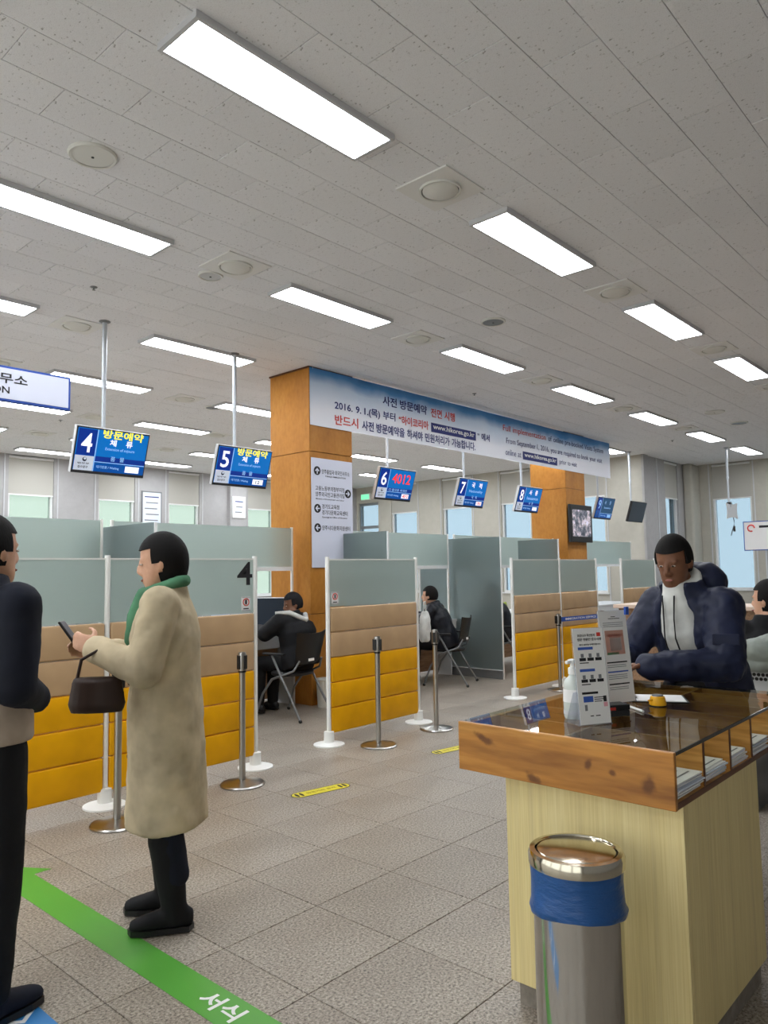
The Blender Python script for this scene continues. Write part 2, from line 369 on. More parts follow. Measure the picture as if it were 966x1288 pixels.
for j in range(-21, 46):
    y = 2.015+j*0.3
    for i in range(-22, 28):
        x = (3.08 if j % 2 == 0 else 3.38)+(i-0)*0.6+ (0 if j % 2 == 0 else -0.6)
        if x < XMIN-0.3 or x+0.6 > XMAX+0.9 or y < YMIN-0.3 or y+0.3 > YMAX+0.5: continue
        c = (x+0.3, y+0.15, ZC); vis = inview(c, 40)
        tiles.append((-(1.0/px(c)[2]) if vis else 0, x, y))
tiles.sort()
ct = mesh(box(B(), (0, 0, 0.008), (0.5965, 0.2965, 0.016)), bevel=0.0015, seg=1); ct.materials.append(M_ceil)
rest = B()
for n, (k, x, y) in enumerate(tiles):
    dz = random.uniform(-0.0012, 0.0012)
    if n < 295 and k < 0: obj('ceiling_tile', ct, M_ceil, ceil, loc=(x+0.3, y+0.15, ZC+dz))
    else: box(rest, (x+0.3, y+0.15, ZC+0.008+dz), (0.5965, 0.2965, 0.016))
o = obj('ceiling_tiling', rest, M_ceil, ceil); o['kind'] = 'stuff'

# ------------------------------------------------------------------ walls and windows
def wall(name, axis, pos, th, a0, a1, opens, m):
    """solid wall boards between openings; opens = (b0, b1, z0, z1)"""
    bm = B(); s = sorted(opens); cur = a0
    def seg(p, q, z0, z1):
        if q-p < 1e-3 or z1-z0 < 1e-3: return
        bx(bm, p, q, pos, pos+th, z0, z1) if axis == 'Y' else bx(bm, pos, pos+th, p, q, z0, z1)
    for b0, b1, z0, z1 in s:
        seg(cur, b0, -0.02, ZC+0.02); seg(b0, b1, -0.02, z0); seg(b0, b1, z1, ZC+0.02); cur = b1
    seg(cur, a1, -0.02, ZC+0.02)
    return struct(name, bm, m)
WN = [0]
def window(axis, pos, a0, a1, z0, z1, pane, depth=0.10):
    WN[0] += 1; f = 0.045
    def b(bm, p, q, u, v, d0, d1):
        return bx(bm, p, q, pos+d0, pos+d1, u, v) if axis == 'Y' else bx(bm, pos+d0, pos+d1, p, q, u, v)
    fr = B(); b(fr, a0, a0+f, z0, z1, 0.05, 0.05+depth); b(fr, a1-f, a1, z0, z1, 0.05, 0.05+depth); b(fr, a0+f, a1-f, z0, z0+f, 0.05, 0.05+depth); b(fr, a0+f, a1-f, z1-f, z1, 0.05, 0.05+depth)
    o = struct('window_%d' % WN[0], fr, M_trim)
    obj('pane', b(B(), a0+f, a1-f, z0+f, z1-f, 0.10, 0.108), pane, o)
    obj('window_sill', b(B(), a0-0.02, a1+0.02, z0-0.03, z0, -0.03, 0.06), M_trim, o)
    return o
def blind(axis, pos, a0, a1, zb, label):
    t = thing('roller_blind', label, 'blind', group='roller blinds')
    def b(bm, p, q, d0, d1, u, v): return bx(bm, p, q, pos+d0, pos+d1, u, v) if axis == 'Y' else bx(bm, pos+d0, pos+d1, p, q, u, v)
    obj('fabric', b(B(), a0+0.005, a1-0.005, 0.020, 0.024, zb, ZC-0.05), M_blind, t)
    obj('bottom_bar', b(B(), a0+0.005, a1-0.005, 0.014, 0.030, zb-0.028, zb), M_trim, t, bevel=0.003)
    r = B(); c0 = (a0+0.005, pos+0.03, ZC-0.045) if axis == 'Y' else (pos+0.03, a0+0.005, ZC-0.045); c1 = (a1-0.005, pos+0.03, ZC-0.045) if axis == 'Y' else (pos+0.03, a1-0.005, ZC-0.045)
    obj('roller_tube', cone(r, c0, c1, 0.028, 0.028), M_trim, t, smooth=0.6)
LW = [(4.0, 4.88), (5.80, 6.68), (7.63, 8.47), (9.31, 10.13), (11.55, 12.38), (13.3, 14.1)]
wall('wall_back', 'Y', 15.05, 0.22, XMIN, 15.70, [(a, b, 0.95, ZC-0.005) for a, b in LW], M_wall)
lbl = ['left of the dark-framed notice, at the left edge', 'at far left under the blue-bordered sign', 'between counter screens 4 and the dark-framed notice', 'between the framed notice and the white pillar', 'just left of the wooden column', 'behind the wooden column']
for i, (a, b) in enumerate(LW):
    window('Y', 15.05, a, b, 0.95, ZC-0.01, M_paneg)
    blind('Y', 15.05, a, b, 3.13, 'pale roller blind over the back window '+lbl[i])
RW = [(12.80, 13.72), (11.0, 11.93), (9.30, 10.13), (7.42, 8.25)]
wall('wall_right', 'X', 15.45, 0.22, 6.55, 15.05, [(a, b, 0.95, ZC-0.005) for a, b in RW]+[(14.20, 14.98, 0.02, 3.45)], M_wallc)
lbl = ['behind counter screen 6', 'between counter screens 6 and 7', 'between counter screen 7 and the far wooden column', 'right of the far wooden column']
for i, (a, b) in enumerate(RW):
    window('X', 15.45, a, b, 0.95, ZC-0.01, M_paneb)
    blind('X', 15.45, a, b, 3.10, 'cream roller blind on the window '+lbl[i])
# glazed exit door in the corner
d = struct('door_1', bx(bx(bx(bx(B(), 15.50, 15.56, 14.20, 14.25, 0.02, 3.45), 15.50, 15.56, 14.93, 14.98, 0.02, 3.45), 15.50, 15.56, 14.25, 14.93, 3.38, 3.45), 15.50, 15.56, 14.25, 14.93, 2.72, 2.80), M_grey_al)
obj('pane', bx(B(), 15.525, 15.535, 14.25, 14.93, 2.80, 3.38), M_paneb, d); obj('door_leaf_glass', bx(B(), 15.525, 15.535, 14.25, 14.93, 0.02, 2.72), M_paneb, d)
obj('door_handle', tube(B(), [(15.50, 14.33, 1.0), (15.46, 14.33, 1.0), (15.46, 14.33, 1.4), (15.50, 14.33, 1.4)], 0.012), M_steel, d)
e = thing('exit_sign', 'small green emergency exit sign above the corner door', 'sign', (15.33, 14.62, 3.62))
obj('housing', bx(B(), 0.03, 0.10, -0.17, 0.17, -0.09, 0.09), M_white, e, bevel=0.006); obj('lit_face', bx(B(), 0.02, 0.031, -0.15, 0.15, -0.07, 0.07), screen('exit_green', (120, 220, 170), 0.9), e)
obj('bracket', bx(B(), 0.10, 0.125, -0.05, 0.05, -0.03, 0.03), M_white, e)
# wall set back on the right
wall('wall_return', 'Y', 6.55, 0.22, 15.67, 18.25, [(16.66, 17.42, 0.95, ZC-0.005)], M_wall)
window('Y', 6.55, 16.66, 17.42, 0.95, ZC-0.01, M_paneb); blind('Y', 6.55, 16.66, 17.42, 3.06, 'cream roller blind half lowered over the narrow window of the recess')
wall('wall_far_right', 'X', 18.25, 0.22, YMIN, 6.77, [(5.20, 6.06, 0.95, ZC-0.005), (2.6, 3.5, 0.95, ZC-0.005)], M_wallc)
window('X', 18.25, 5.20, 6.06, 0.95, ZC-0.01, M_paneb); blind('X', 18.25, 5.20, 6.06, 3.07, 'cream roller blind half lowered behind the bare monitor bracket')
window('X', 18.25, 2.6, 3.5, 0.95, ZC-0.01, M_paneb); blind('X', 18.25, 2.6, 3.5, 3.07, 'cream roller blind on a far right window beyond the picture edge')
ADDED_WINDOWS = [(-3.4, -0.9), (-0.7, 1.8), (2.0, 4.5), (4.7, 7.2), (7.4, 9.9)]  # unseen windows added to throw daylight on the desk front and column
wall('wall_left', 'X', XMIN-0.22, 0.22, YMIN, YMAX, [(a, b, 0.12, 3.45) for a, b in ADDED_WINDOWS], M_wall)
for a, b in ADDED_WINDOWS: window('X', XMIN-0.22, a, b, 0.12, 3.45, M_panec)
wall('wall_behind', 'Y', YMIN-0.2, 0.2, XMIN, XMAX+0.2, [], M_wall)
struct('trim_1', bx(B(), 17.72, 18.25, 6.33, 6.55, 0, ZC), M_wallc, bevel=0.06, seg=4)
struct('trim_2', bx(B(), 15.42, 15.67, 6.50, 6.55, 0, ZC), M_wall)
struct('trim_3', bx(B(), 10.93, 11.42, 14.93, 15.05, 0, ZC), M_wall)
n = 4
for a in (5.72, 6.76, 7.55, 8.55, 9.23, 10.21):
    struct('trim_%d' % n, bx(B(), a-0.012, a+0.012, 15.035, 15.05, 0, ZC), M_offgrey); n += 1
for a in (12.74, 11.98, 10.95, 10.18, 9.25, 7.37):
    struct('trim_%d' % n, bx(B(), 15.435, 15.45, a-0.012, a+0.012, 0, ZC), M_offgrey); n += 1
for a in (5.14, 6.12, 4.2):
    struct('trim_%d' % n, bx(B(), 18.235, 18.25, a-0.012, a+0.012, 0, ZC), M_offgrey); n += 1
struct('trim_%d' % n, bx(B(), 16.2, 16.24, 6.535, 6.55, 0, ZC), M_offgrey)
struct('baseboard_right', bx(B(), 15.435, 15.45, 6.55, 14.2, 0, 0.1), M_dark)
struct('baseboard_back', bx(B(), XMIN, 10.93, 15.035, 15.05, 0, 0.1), M_dark)

# ------------------------------------------------------------------ wood-clad columns
def column(x, y, label, s=0.70):
    t = thing('wood_column', label, 'column', (x, y, 0), group='wood-clad columns')
    obj('core', bx(B(), 0.02, s-0.02, 0.02, s-0.02, 0, ZC), M_pine_dk, t)
    for z0, z1 in ((0.0, 1.02), (1.026, 2.896), (2.902, ZC-0.02)):
        obj('veneer_panel', bx(B(), 0, 0.018, 0.0, s, z0, z1), M_colwood, t, bevel=0.002)
        obj('veneer_panel', bx(B(), s-0.018, s, 0.0, s, z0, z1), M_colwood, t, bevel=0.002)
        obj('veneer_panel', bx(B(), 0.0182, s-0.0182, 0, 0.018, z0, z1), M_colwood, t, bevel=0.002)
        obj('veneer_panel', bx(B(), 0.0182, s-0.0182, s-0.018, s, z0, z1), M_colwood, t, bevel=0.002)
    obj('top_moulding', bx(B(), -0.012, s+0.012, -0.012, s+0.012, ZC-0.02, ZC-0.002), M_pine_dk, t)
    return t
column(5.78, 6.38, 'wood-clad square column carrying the white directory board')
column(11.79, 6.38, 'wood-clad square column with the television, under the banner end')

# ------------------------------------------------------------------ ceiling lights
def make_lamp():
    t = thing('ceiling_light', 'x', 'light', group='LED ceiling panels')
    L_, W_ = 0.64, 0.155; f = B()
    for a in ((-L_, L_, -W_, -W_+0.017), (-L_, L_, W_-0.017, W_), (-L_, -L_+0.022, -W_+0.017, W_-0.017), (L_-0.022, L_, -W_+0.017, W_-0.017)):
        bx(f, a[0], a[1], a[2], a[3], -0.034, 0.0)
    obj('frame', f, M_frame, t); obj('back_plate', bx(B(), -L_+0.022, L_-0.022, -W_+0.017, W_-0.017, -0.006, -0.001), M_frame, t)
    obj('diffuser', bx(B(), -L_+0.022, L_-0.022, -W_+0.017, W_-0.017, -0.030, -0.024), M_lamp, t)
    return t
ROWS = [(2.745, 2.36, 2.41), (4.76, 2.24, 2.385), (6.74, 2.13, 2.405), (8.68, 2.0, 2.40), (10.63, 1.87, 2.39), (12.55, 1.72, 2.40), (14.22, 1.45, 2.40)]
RN = {0: 'the row nearest the camera', 1: 'the second row back', 2: 'the third row back', 3: 'the fourth row back', 4: 'the fifth row back', 5: 'the sixth row back', 6: 'the row along the back windows'}
ORD = ['first', 'second', 'third', 'fourth', 'fifth', 'sixth', 'seventh', 'eighth']
proto = None
for ri, (y, x0, dx) in enumerate(ROWS):
    cnt = 0
    for k in range(-2, 8):
        x = x0+k*dx; lim = 17.4 if y < 6 else 14.6
        if x < XMIN+0.8 or x > lim: continue
        v = inview((x, y, ZC)) or inview((x+0.6, y, ZC)) or inview((x-0.6, y, ZC))
        if v and ri in RN: lab = 'lit white ceiling panel, %s from the left in %s' % (ORD[cnt], RN[ri]); cnt += 1
        else: lab = 'lit white ceiling panel outside the picture beyond its edges'
        if proto is None: proto = make_lamp(); proto.location = (x, y, ZC); proto['label'] = lab
        else: dup(proto, (x, y, ZC), lab)
# round diffusers, speakers, detectors, sprinklers
def make_diff():
    t = thing('air_diffuser', 'x', 'air vent', group='round ceiling diffusers'); s = 0.20
    p = B(); n_ = 32
    o_ = [p.verts.new(q) for q in ((-s, -s, -0.006), (s, -s, -0.006), (s, s, -0.006), (-s, s, -0.006))]
    sq = []
    for k in range(n_):
        a = 2*PI*k/n_+PI/4; c_, s_ = math.cos(a), math.sin(a); m_ = s/max(abs(c_), abs(s_)); sq.append((m_*c_, m_*s_))
    for v in o_: p.verts.remove(v)
    A = [p.verts.new((x, y, 0.0)) for x, y in sq]; A2 = [p.verts.new((x, y, -0.010)) for x, y in sq]
    C2 = [p.verts.new((0.135*math.cos(2*PI*k/n_+PI/4), 0.135*math.sin(2*PI*k/n_+PI/4), -0.010)) for k in range(n_)]
    C3 = [p.verts.new((0.135*math.cos(2*PI*k/n_+PI/4), 0.135*math.sin(2*PI*k/n_+PI/4), 0.0)) for k in range(n_)]
    for a, b in ((A, A2), (A2, C2), (C2, C3)):
        for k in range(n_): p.faces.new((a[k], a[(k+1) % n_], b[(k+1) % n_], b[k]))
    obj('plate', p, mat('diffuser_plate', (226, 226, 224), 0.6), t)
    obj('throat', lathe(B(), [(0.0, 0.0), (0.134, 0.0), (0.134, -0.001), (0, -0.001)], 32), M_darkhole, t)
    obj('ring', lathe(B(), [(0.134, -0.006), (0.134, -0.024), (0.122, -0.024), (0.118, -0.006)], 32), M_warmwhite, t, smooth=0.7)
    obj('dish', lathe(B(), [(0.0, -0.008), (0.112, -0.012), (0.114, -0.018), (0.085, -0.034), (0.04, -0.042), (0.0, -0.044)], 32), M_warmwhite, t, smooth=0.7)
    return t
dp = make_diff(); first = True
DN = [((3.64, 2.77), 'right of the largest light panel'), ((6.09, 2.75), 'between the second and third panels of the nearest row'), ((8.51, 2.73), 'between the third and fourth panels of the nearest row'), ((10.9, 2.75), 'at the right picture edge past the nearest row'),
      ((3.46, 4.66), 'beside a small round speaker in the second row'), ((5.89, 4.82), 'above the banner between second row panels'), ((8.34, 4.80), 'above the middle of the banner'), ((10.75, 4.80), 'third along above the banner'), ((13.05, 4.76), 'above the end of the banner'),
      ((3.24, 6.87), 'behind the top of the counter 4 monitor pole'), ((3.2, 8.70), 'just above the blue-bordered sign'), ((5.66, 8.77), 'between the poles of counter monitors 4 and 5'), ((5.35, 10.7), 'directly above counter monitor 4'), ((5.33, 12.58), 'left of counter monitor 4 near the back windows'), ((7.75, 12.6), 'left above counter monitor 5'), ((7.55, 10.7), 'behind the pole of counter monitor 5')]
for (x, y), d_ in DN:
    lab = 'round white air diffuser '+d_
    if first: dp.location = (x, y, ZC); dp['label'] = lab; first = False
    else: dup(dp, (x, y, ZC), lab)
def speaker(x, y, r, label, m):
    t = thing('ceiling_speaker', label, 'speaker', (x, y, ZC), group='round ceiling speakers')
    obj('rim', lathe(B(), [(r*0.84, 0), (r*1.0, 0), (r*1.0, -0.010), (r*0.94, -0.018), (r*0.84, -0.016)], 32), M_warmwhite, t, smooth=0.7)
    obj('grille', lathe(B(), [(0, -0.004), (r*0.845, -0.004), (r*0.845, -0.013), (0, -0.017)], 32), m, t, smooth=0.7)
    obj('centre_dot', lathe(B(), [(0, -0.0165), (0.008, -0.0165), (0.008, -0.020), (0, -0.020)], 12), M_dark, t)
speaker(1.95, 3.97, 0.135, 'large round white ceiling speaker at upper left near the largest light', M_warmwhite)
speaker(3.43, 4.95, 0.10, 'small round speaker beside the second row diffuser', M_offgrey)
speaker(6.0, 3.96, 0.12, 'dark-grilled round ceiling speaker in the middle of the ceiling', M_legsteel)
speaker(12.07, 3.91, 0.15, 'pale round ceiling speaker at the right above two light panels', M_warmwhite)
speaker(13.3, 3.92, 0.14, 'dark flat round ceiling fitting near the right edge', M_legsteel)
speaker(6.25, 8.95, 0.12, 'dark round ceiling speaker left of the column', M_legsteel)
speaker(10.1, 4.95, 0.11, 'small round ceiling speaker by the third banner diffuser', M_offgrey)
for x, y, d_ in ((8.32, 5.83, 'above the middle of the banner'), (5.1, 11.3, 'left of counter monitor 4'), (2.9, 5.85, 'left of the counter 4 monitor pole'), (14.2, 5.4, 'right of the banner')):
    t = thing('sprinkler', 'small sprinkler head on the ceiling '+d_, 'sprinkler', (x, y, ZC), group='sprinkler heads')
    obj('cup', lathe(B(), [(0.0, 0), (0.030, 0), (0.028, -0.005), (0.012, -0.008), (0.0, -0.008)], 16), M_legsteel, t, smooth=0.6)
    obj('head', lathe(B(), [(0.006, -0.008), (0.006, -0.024), (0.014, -0.025), (0.014, -0.027), (0.0, -0.027)], 12), M_legsteel, t, smooth=0.6)

# ------------------------------------------------------------------ hanging counter monitors
MW, MH = 0.72, 0.43
def pole_mount(t, zm, y=0.0):
    obj('ceiling_flange', lathe(B(), [(0, 0), (0.052, 0), (0.052, -0.006), (0.034, -0.014), (0, -0.016)], 24, (0, y, ZC)), M_legsteel, t, smooth=0.6)
    obj('upper_pole', cone(B(), (0, y, ZC-0.012), (0, y, ZC-0.62), 0.023, 0.023, 20), M_pipe, t, smooth=0.6)
    obj('pole_collar', lathe(B(), [(0.019, -0.03), (0.026, -0.028), (0.027, 0.02), (0.023, 0.03)], 20, (0, y, ZC-0.62)), M_pipe, t, smooth=0.6)
    obj('lower_pole', cone(B(), (0, y, ZC-0.60), (0, y, zm), 0.018, 0.018, 20), M_pipe, t, smooth=0.6)
TILT = math.radians(17)
def monitor(x, num, label, kind, lit=True, y=6.59, zc=2.63):
    t = thing('counter_monitor', label, 'monitor', (x, y, 0), group='hanging counter monitors')
    pole_mount(t, zc)
    R = Matrix.Rotation(TILT, 3, 'X'); off = Vector((0.02, -0.12, zc))   # screen leans forward at the top
    tr = lambda a, b, c: off + R @ Vector((a, c, b))
    obj('mount_bracket', bx(bx(B(), -0.05, 0.05, -0.09, 0.0, zc-0.06, zc+0.06), -0.12, 0.12, -0.085, -0.07, zc-0.09, zc+0.09), M_black, t)
    def slab(name, a0, a1, b0, b1, c0, c1, m, par, bev=0.0):
        o = obj(name, bx(B(), a0, a1, c0, c1, b0, b1), m, par, bevel=bev)
        if par is t: o.location = off; o.rotation_euler = (TILT, 0, 0)
        return o
    w2, h2 = MW/2, MH/2
    cas = slab('casing', -w2, w2, -h2, h2, 0.0, 0.045, M_offgrey if lit else M_black, t, 0.006)
    bez = slab('bezel', -w2+0.004, w2-0.004, -h2+0.004, h2-0.004, -0.004, 0.002, M_dark, t, 0.002)
    if not lit:
        slab('screen', -w2+0.016, w2-0.016, -h2+0.022, h2-0.016, -0.006, 0.0, M_off, t); return t
    dim = kind == 'dim'
    sc = slab('screen', -w2+0.016, w2-0.016, -h2+0.030, h2-0.016, -0.006, 0.0, S_dim if dim else S_blue, t)
    xa, xb, zb, zt = -w2+0.016, w2-0.016, -h2+0.030, h2-0.016
    xs = xa+0.185
    y0 = -0.0075
    P = lambda n_, a0, a1, b0, b1, m, k=0: slab(n_, a0, a1, b0, b1, y0-0.001*k, -0.006, m, sc)
    P('number_field', xa+0.008, xs-0.006, -0.045, zt-0.006, S_navy); P('crest_field', xa+0.004, xs-0.004, zb, -0.05, S_mid if dim else S_grey)
    P('divider_strip', xs-0.002, xs+0.006, zb, zt, S_pale); P('footer_band', xs+0.006, xb, zb, zb+0.085, S_mid); P('footer_rule', xs+0.006, xb, zb+0.085, zb+0.092, S_pale)
    if not dim: P('lower_band', xs+0.006, xb, zb+0.092, zb+0.14, S_navy)
    yt = y0-0.0015
    W = lambda s, m, a, b, wd=None, ht=None, bold=0.012: text(s, m, sc, (a, yt, b), FRONT, wd, ht, bold)
    W(num, S_pale if dim else S_white, xa+0.045, -0.018, 0.10, 0.175, 0.012)
    cr = B(); ball(cr, (xa+0.095, yt, -0.082), (0.020, 0.0015, 0.020), 20, 10); obj('crest', cr, S_ink, sc); 
    cr = B(); ball(cr, (xa+0.097, yt-0.001, -0.076), (0.013, 0.0015, 0.011), 16, 8); obj('crest_swirl', cr, S_grey if not dim else S_mid, sc)
    W('법무부', S_ink, xa+0.035, -0.128, 0.11, 0.016); W('접수창구', S_ink, xa+0.04, -0.165, 0.095, 0.024)
    if kind == 'visa':
        W('방문예약', S_yel, xs+0.05, 0.128, 0.40, 0.078, 0.022); W('체', S_white, xs+0.125, 0.062, 0.065, 0.06, 0.02); W('류', S_white, xs+0.285, 0.062, 0.065, 0.06, 0.02)
        W('Extension of sojourn', S_pale, xs+0.09, 0.012, 0.29, 0.034); W('품', S_pale, xs+0.155, -0.078, 0.045, 0.042); W('물', S_pale, xs+0.245, -0.078, 0.045, 0.042)
    elif kind == 'number':
        W('4012', S_red, xs+0.07, 0.02, 0.36, 0.13, 0.014); W('□ 출국용 외국인', S_pale, xs+0.04, -0.085, 0.36, 0.035)
    elif kind == 'dim':
        W('사', S_pale, xs+0.10, 0.08, 0.06, 0.07); W('증', S_pale, xs+0.30, 0.08, 0.06, 0.07); W('Issuance', S_pale, xs+0.12, 0.0, 0.26, 0.035)
    else:
        a_, b_, en = kind
        W(a_, S_white, xs+0.12, 0.085, 0.075, 0.08, 0.02); W(b_, S_white, xs+0.30, 0.085, 0.075, 0.08, 0.02); W(en, S_pale, xs+0.08, 0.005, 0.34, 0.05); W(a_, S_pale, xs+0.17, -0.078, 0.045, 0.045); W(b_, S_pale, xs+0.255, -0.078, 0.045, 0.045)
    W('대기인원 / Waiting', S_pale, xs+0.03, zb+0.028, 0.22, 0.03); P('count_box', xb-0.19, xb-0.05, zb+0.014, zb+0.072, S_pale if dim else S_white, 1)
    if kind == 'number': text('4012', S_red, sc, (xb-0.175, yt-0.002, zb+0.022), FRONT, 0.11, 0.042, 0.02)
    elif num == '5': text('12', S_ink, sc, (xb-0.15, yt-0.002, zb+0.024), FRONT, 0.055, 0.036)
    elif num == '7': text('701', S_red, sc, (xb-0.16, yt-0.002, zb+0.022), FRONT, 0.085, 0.04)
    return t
monitor(3.38, '4', 'hanging blue counter screen showing a large 4', 'visa')
monitor(4.88, '5', 'hanging blue counter screen showing a large 5, left of the wooden column', 'visa')
monitor(7.36, '6', 'hanging blue counter screen showing 6 and red number 4012', 'number')
monitor(9.07, '7', 'hanging blue counter screen showing a 7 under the banner', ('국', '적', 'Nationality'))
monitor(10.68, '8', 'hanging blue counter screen showing an 8 beside the far column', ('사', '증', 'Issuance'))
monitor(13.43, '9', 'dim hanging blue counter screen right of the far column television', 'dim')
monitor(14.92, '', 'hanging counter monitor with a dark unlit screen', '', lit=False)
t = thing('monitor_bracket', 'bare monitor bracket hanging on a pole with loose cables', 'bracket', (15.92, 4.97, 0)); pole_mount(t, 2.75)
pl = B(); prism(pl, [(-0.14, -0.16), (-0.05, -0.13), (0.05, -0.13), (0.14, -0.16), (0.12, -0.05), (0.12, 0.05), (0.14, 0.16), (0.05, 0.13), (-0.05, 0.13), (-0.14, 0.16), (-0.12, 0.05), (-0.12, -0.05)], -0.01, 0.01)
obj('plate', pl, M_offgrey, t, loc=(0, -0.05, 2.60), rot=(PI/2, 0, -0.5)); obj('knuckle', bx(B(), -0.04, 0.04, -0.045, 0.03, 2.68, 2.78), M_black, t)
obj('cable', tube(B(), [(0.06, -0.05, 2.50), (0.10, -0.05, 2.40), (0.08, -0.05, 2.30), (-0.02, -0.05, 2.22), (-0.12, -0.05, 2.10)], 0.008), M_dark, t); obj('plug', box(B(), (0.09, -0.05, 2.24), (0.05, 0.03, 0.11)), M_black, t)

# ------------------------------------------------------------------ long banner
ban = thing('banner', 'long printed banner stretched under the ceiling between the columns', 'banner', (5.78, 6.365, 0))
M_ban = mat('banner_print', (230, 232, 240), 0.6)
_v = coords(M_ban); _nt, _N, _L, _b = nodes_of(M_ban); _s = _N.new('ShaderNodeSeparateXYZ'); _L.new(_v, _s.inputs[0])
_nn = noise(M_ban, _v, 1.4, 3); _ad = _N.new('ShaderNodeMath'); _ad.operation = 'MULTIPLY_ADD'; _L.new(_nn, _ad.inputs[0]); _ad.inputs[1].default_value = 0.30; _L.new(_s.outputs[2], _ad.inputs[2])
_mr = _N.new('ShaderNodeMapRange'); _mr.inputs[1].default_value = 3.20; _mr.inputs[2].default_value = 4.10; _L.new(_ad.outputs[0], _mr.inputs[0])
setc(M_ban, ramp(M_ban, _mr.outputs[0], [(0.40, (232, 234, 242)), (0.72, (196, 214, 236)), (0.86, (84, 146, 204)), (0.98, (52, 118, 184))]))
bb = B(); N_ = 60; rows_ = []
for z in (3.205, 3.30, 3.5, 3.7, 3.885):
    rows_.append([(bb.verts.new((7.74*i/N_, -0.004-0.004*math.sin(i*0.9+z), z)), bb.verts.new((7.74*i/N_, 0.0-0.004*math.sin(i*0.9+z), z))) for i in range(N_+1)])
for a, b in zip(rows_, rows_[1:]):
    for i in range(N_):
        bb.faces.new((a[i][0], a[i+1][0], b[i+1][0], b[i][0])); bb.faces.new((a[i][1], b[i][1], b[i+1][1], a[i+1][1]))
obj('sheet', bb, M_ban, ban, smooth=1.0)
for k in (0.05, 2.6, 5.1, 7.68): obj('cord', cone(B(), (k, 0.0, 3.87), (k, 0.0, ZC+0.0), 0.004, 0.004, 6), M_offgrey, ban)
def raw_text(body, bold):
    key = ('raw', body, bold)
    if key not in _tc:
        c = bpy.data.curves.new('txt', 'FONT'); c.body = body; c.size = 1.0; c.offset = bold; c.resolution_u = 3; c.extrude = 0.0004
        o = bpy.data.objects.new('txt', c); COL.objects.link(o)
        me = bpy.data.meshes.new_from_object(o.evaluated_get(bpy.context.evaluated_depsgraph_get())); bpy.data.objects.remove(o); bpy.data.curves.remove(c); me.materials.clear()
        x = [v.co.x for v in me.vertices]; y = [v.co.y for v in me.vertices]
        for v in me.vertices: v.co.x -= min(x)
        _tc[key] = (me, max(x)-min(x), min(y), max(y))
    return _tc[key]
def bt(s, m, x, z, wd, ht, bold=0.016):
    ws = [raw_text(w_, bold) for w_ in s.split(' ')]; sp = 0.42
    tot = sum(w_[1] for w_ in ws)+sp*(len(ws)-1); y0 = min(w_[2] for w_ in ws); y1 = max(w_[3] for w_ in ws); sx = wd/tot; sy = ht/(y1-y0); cur = 0.0
    for w_ in ws:
        o = obj('lettering', w_[0], m, ban, loc=(x-5.78+cur*sx, -0.011, z-y0*sy), rot=FRONT); o.scale = (sx, sy, 1); cur += w_[1]+sp
bt('사전 방문예약', M_navyink, 7.03, 3.625, 0.90, 0.125); bt('전면 시행', M_redink, 8.02, 3.615, 0.55, 0.125)
bt('2016. 9. 1.(목) 부터', M_navyink, 6.17, 3.425, 1.10, 0.125); bt('“하이코리아', M_redink, 7.34, 3.42, 0.62, 0.12)
obj('address_box', bx(B(), 8.02-5.78, 9.08-5.78, -0.0105, -0.0085, 3.405, 3.535), M_navyink, ban)
text('www.hikorea.go.kr', M_paper, ban, (8.06-5.78, -0.0125, 3.43), FRONT, 0.98, 0.09, 0.012); bt('” 에서', M_navyink, 9.12, 3.43, 0.32, 0.11)
bt('반드시', M_redink, 6.17, 3.255, 0.40, 0.125); bt('사전 방문예약을 하셔야 민원처리가 가능합니다.', M_navyink, 6.64, 3.25, 2.42, 0.125)
bt('Full implementation', M_redink, 9.82, 3.63, 1.30, 0.12, -0.004); bt('of online pre-booked Visits System', M_navyink, 11.20, 3.63, 2.05, 0.12, -0.004)
bt('From September 1, 2016, you are required to book your visit', M_navyink, 9.90, 3.44, 3.28, 0.115, -0.004); bt('online at', M_navyink, 9.87, 3.28, 0.45, 0.095, -0.004)
obj('address_box', bx(B(), 10.38-5.78, 11.48-5.78, -0.0105, -0.0085, 3.26, 3.39), M_navyink, ban)
text('www.hikorea.go.kr', M_paper, ban, (10.42-5.78, -0.0125, 3.285), FRONT, 1.02, 0.09, 0.012); bt('prior to visit', M_navyink, 11.56, 3.275, 0.62, 0.10, -0.004)

# directory board on the near column
db = thing('directory_board', 'white directory board with black arrow discs on the near wooden column', 'sign', (5.80, 6.38, 0))
obj('board', bx(B(), 0.0, 0.665, -0.014, -0.001, 1.55, 2.825), M_signw, db, bevel=0.002)
def arrow(x, z, ang):
    o = obj('arrow_disc', lathe(B(), [(0, 0), (0.052, 0), (0.052, 0.002), (0, 0.002)], 28), M_ink, db, loc=(x, -0.0135, z), rot=(PI/2, 0, 0))
    a = B(); prism(a, [(0.0, 0.034), (0.034, 0.0), (0.020, -0.008), (0.007, 0.008), (0.007, -0.036), (-0.007, -0.036), (-0.007, 0.008), (-0.020, -0.008), (-0.034, 0.0)], 0.002, 0.0035)
    obj('arrow_mark', a, M_signw, o, rot=(0, 0, ang))
arrow(0.085, 2.675, 0); arrow(0.585, 2.435, -PI/2); arrow(0.085, 2.235, PI/2); arrow(0.085, 2.01, PI/2)
dt = lambda s, x, z, w_, h_: text(s, M_ink, db, (x, -0.0152, z), FRONT, w_, h_, 0.006)
dt('양주출입국·외국인사무소', 0.155, 2.645, 0.46, 0.055); dt('YANGJU IMMIGRATION', 0.21, 2.605, 0.34, 0.024)
dt('고용노동부의정부지청', 0.055, 2.445, 0.47, 0.055); dt('양주외국인고용관리팀', 0.055, 2.375, 0.47, 0.055); dt('Ministry of Employment and Labor', 0.06, 2.335, 0.46, 0.022)
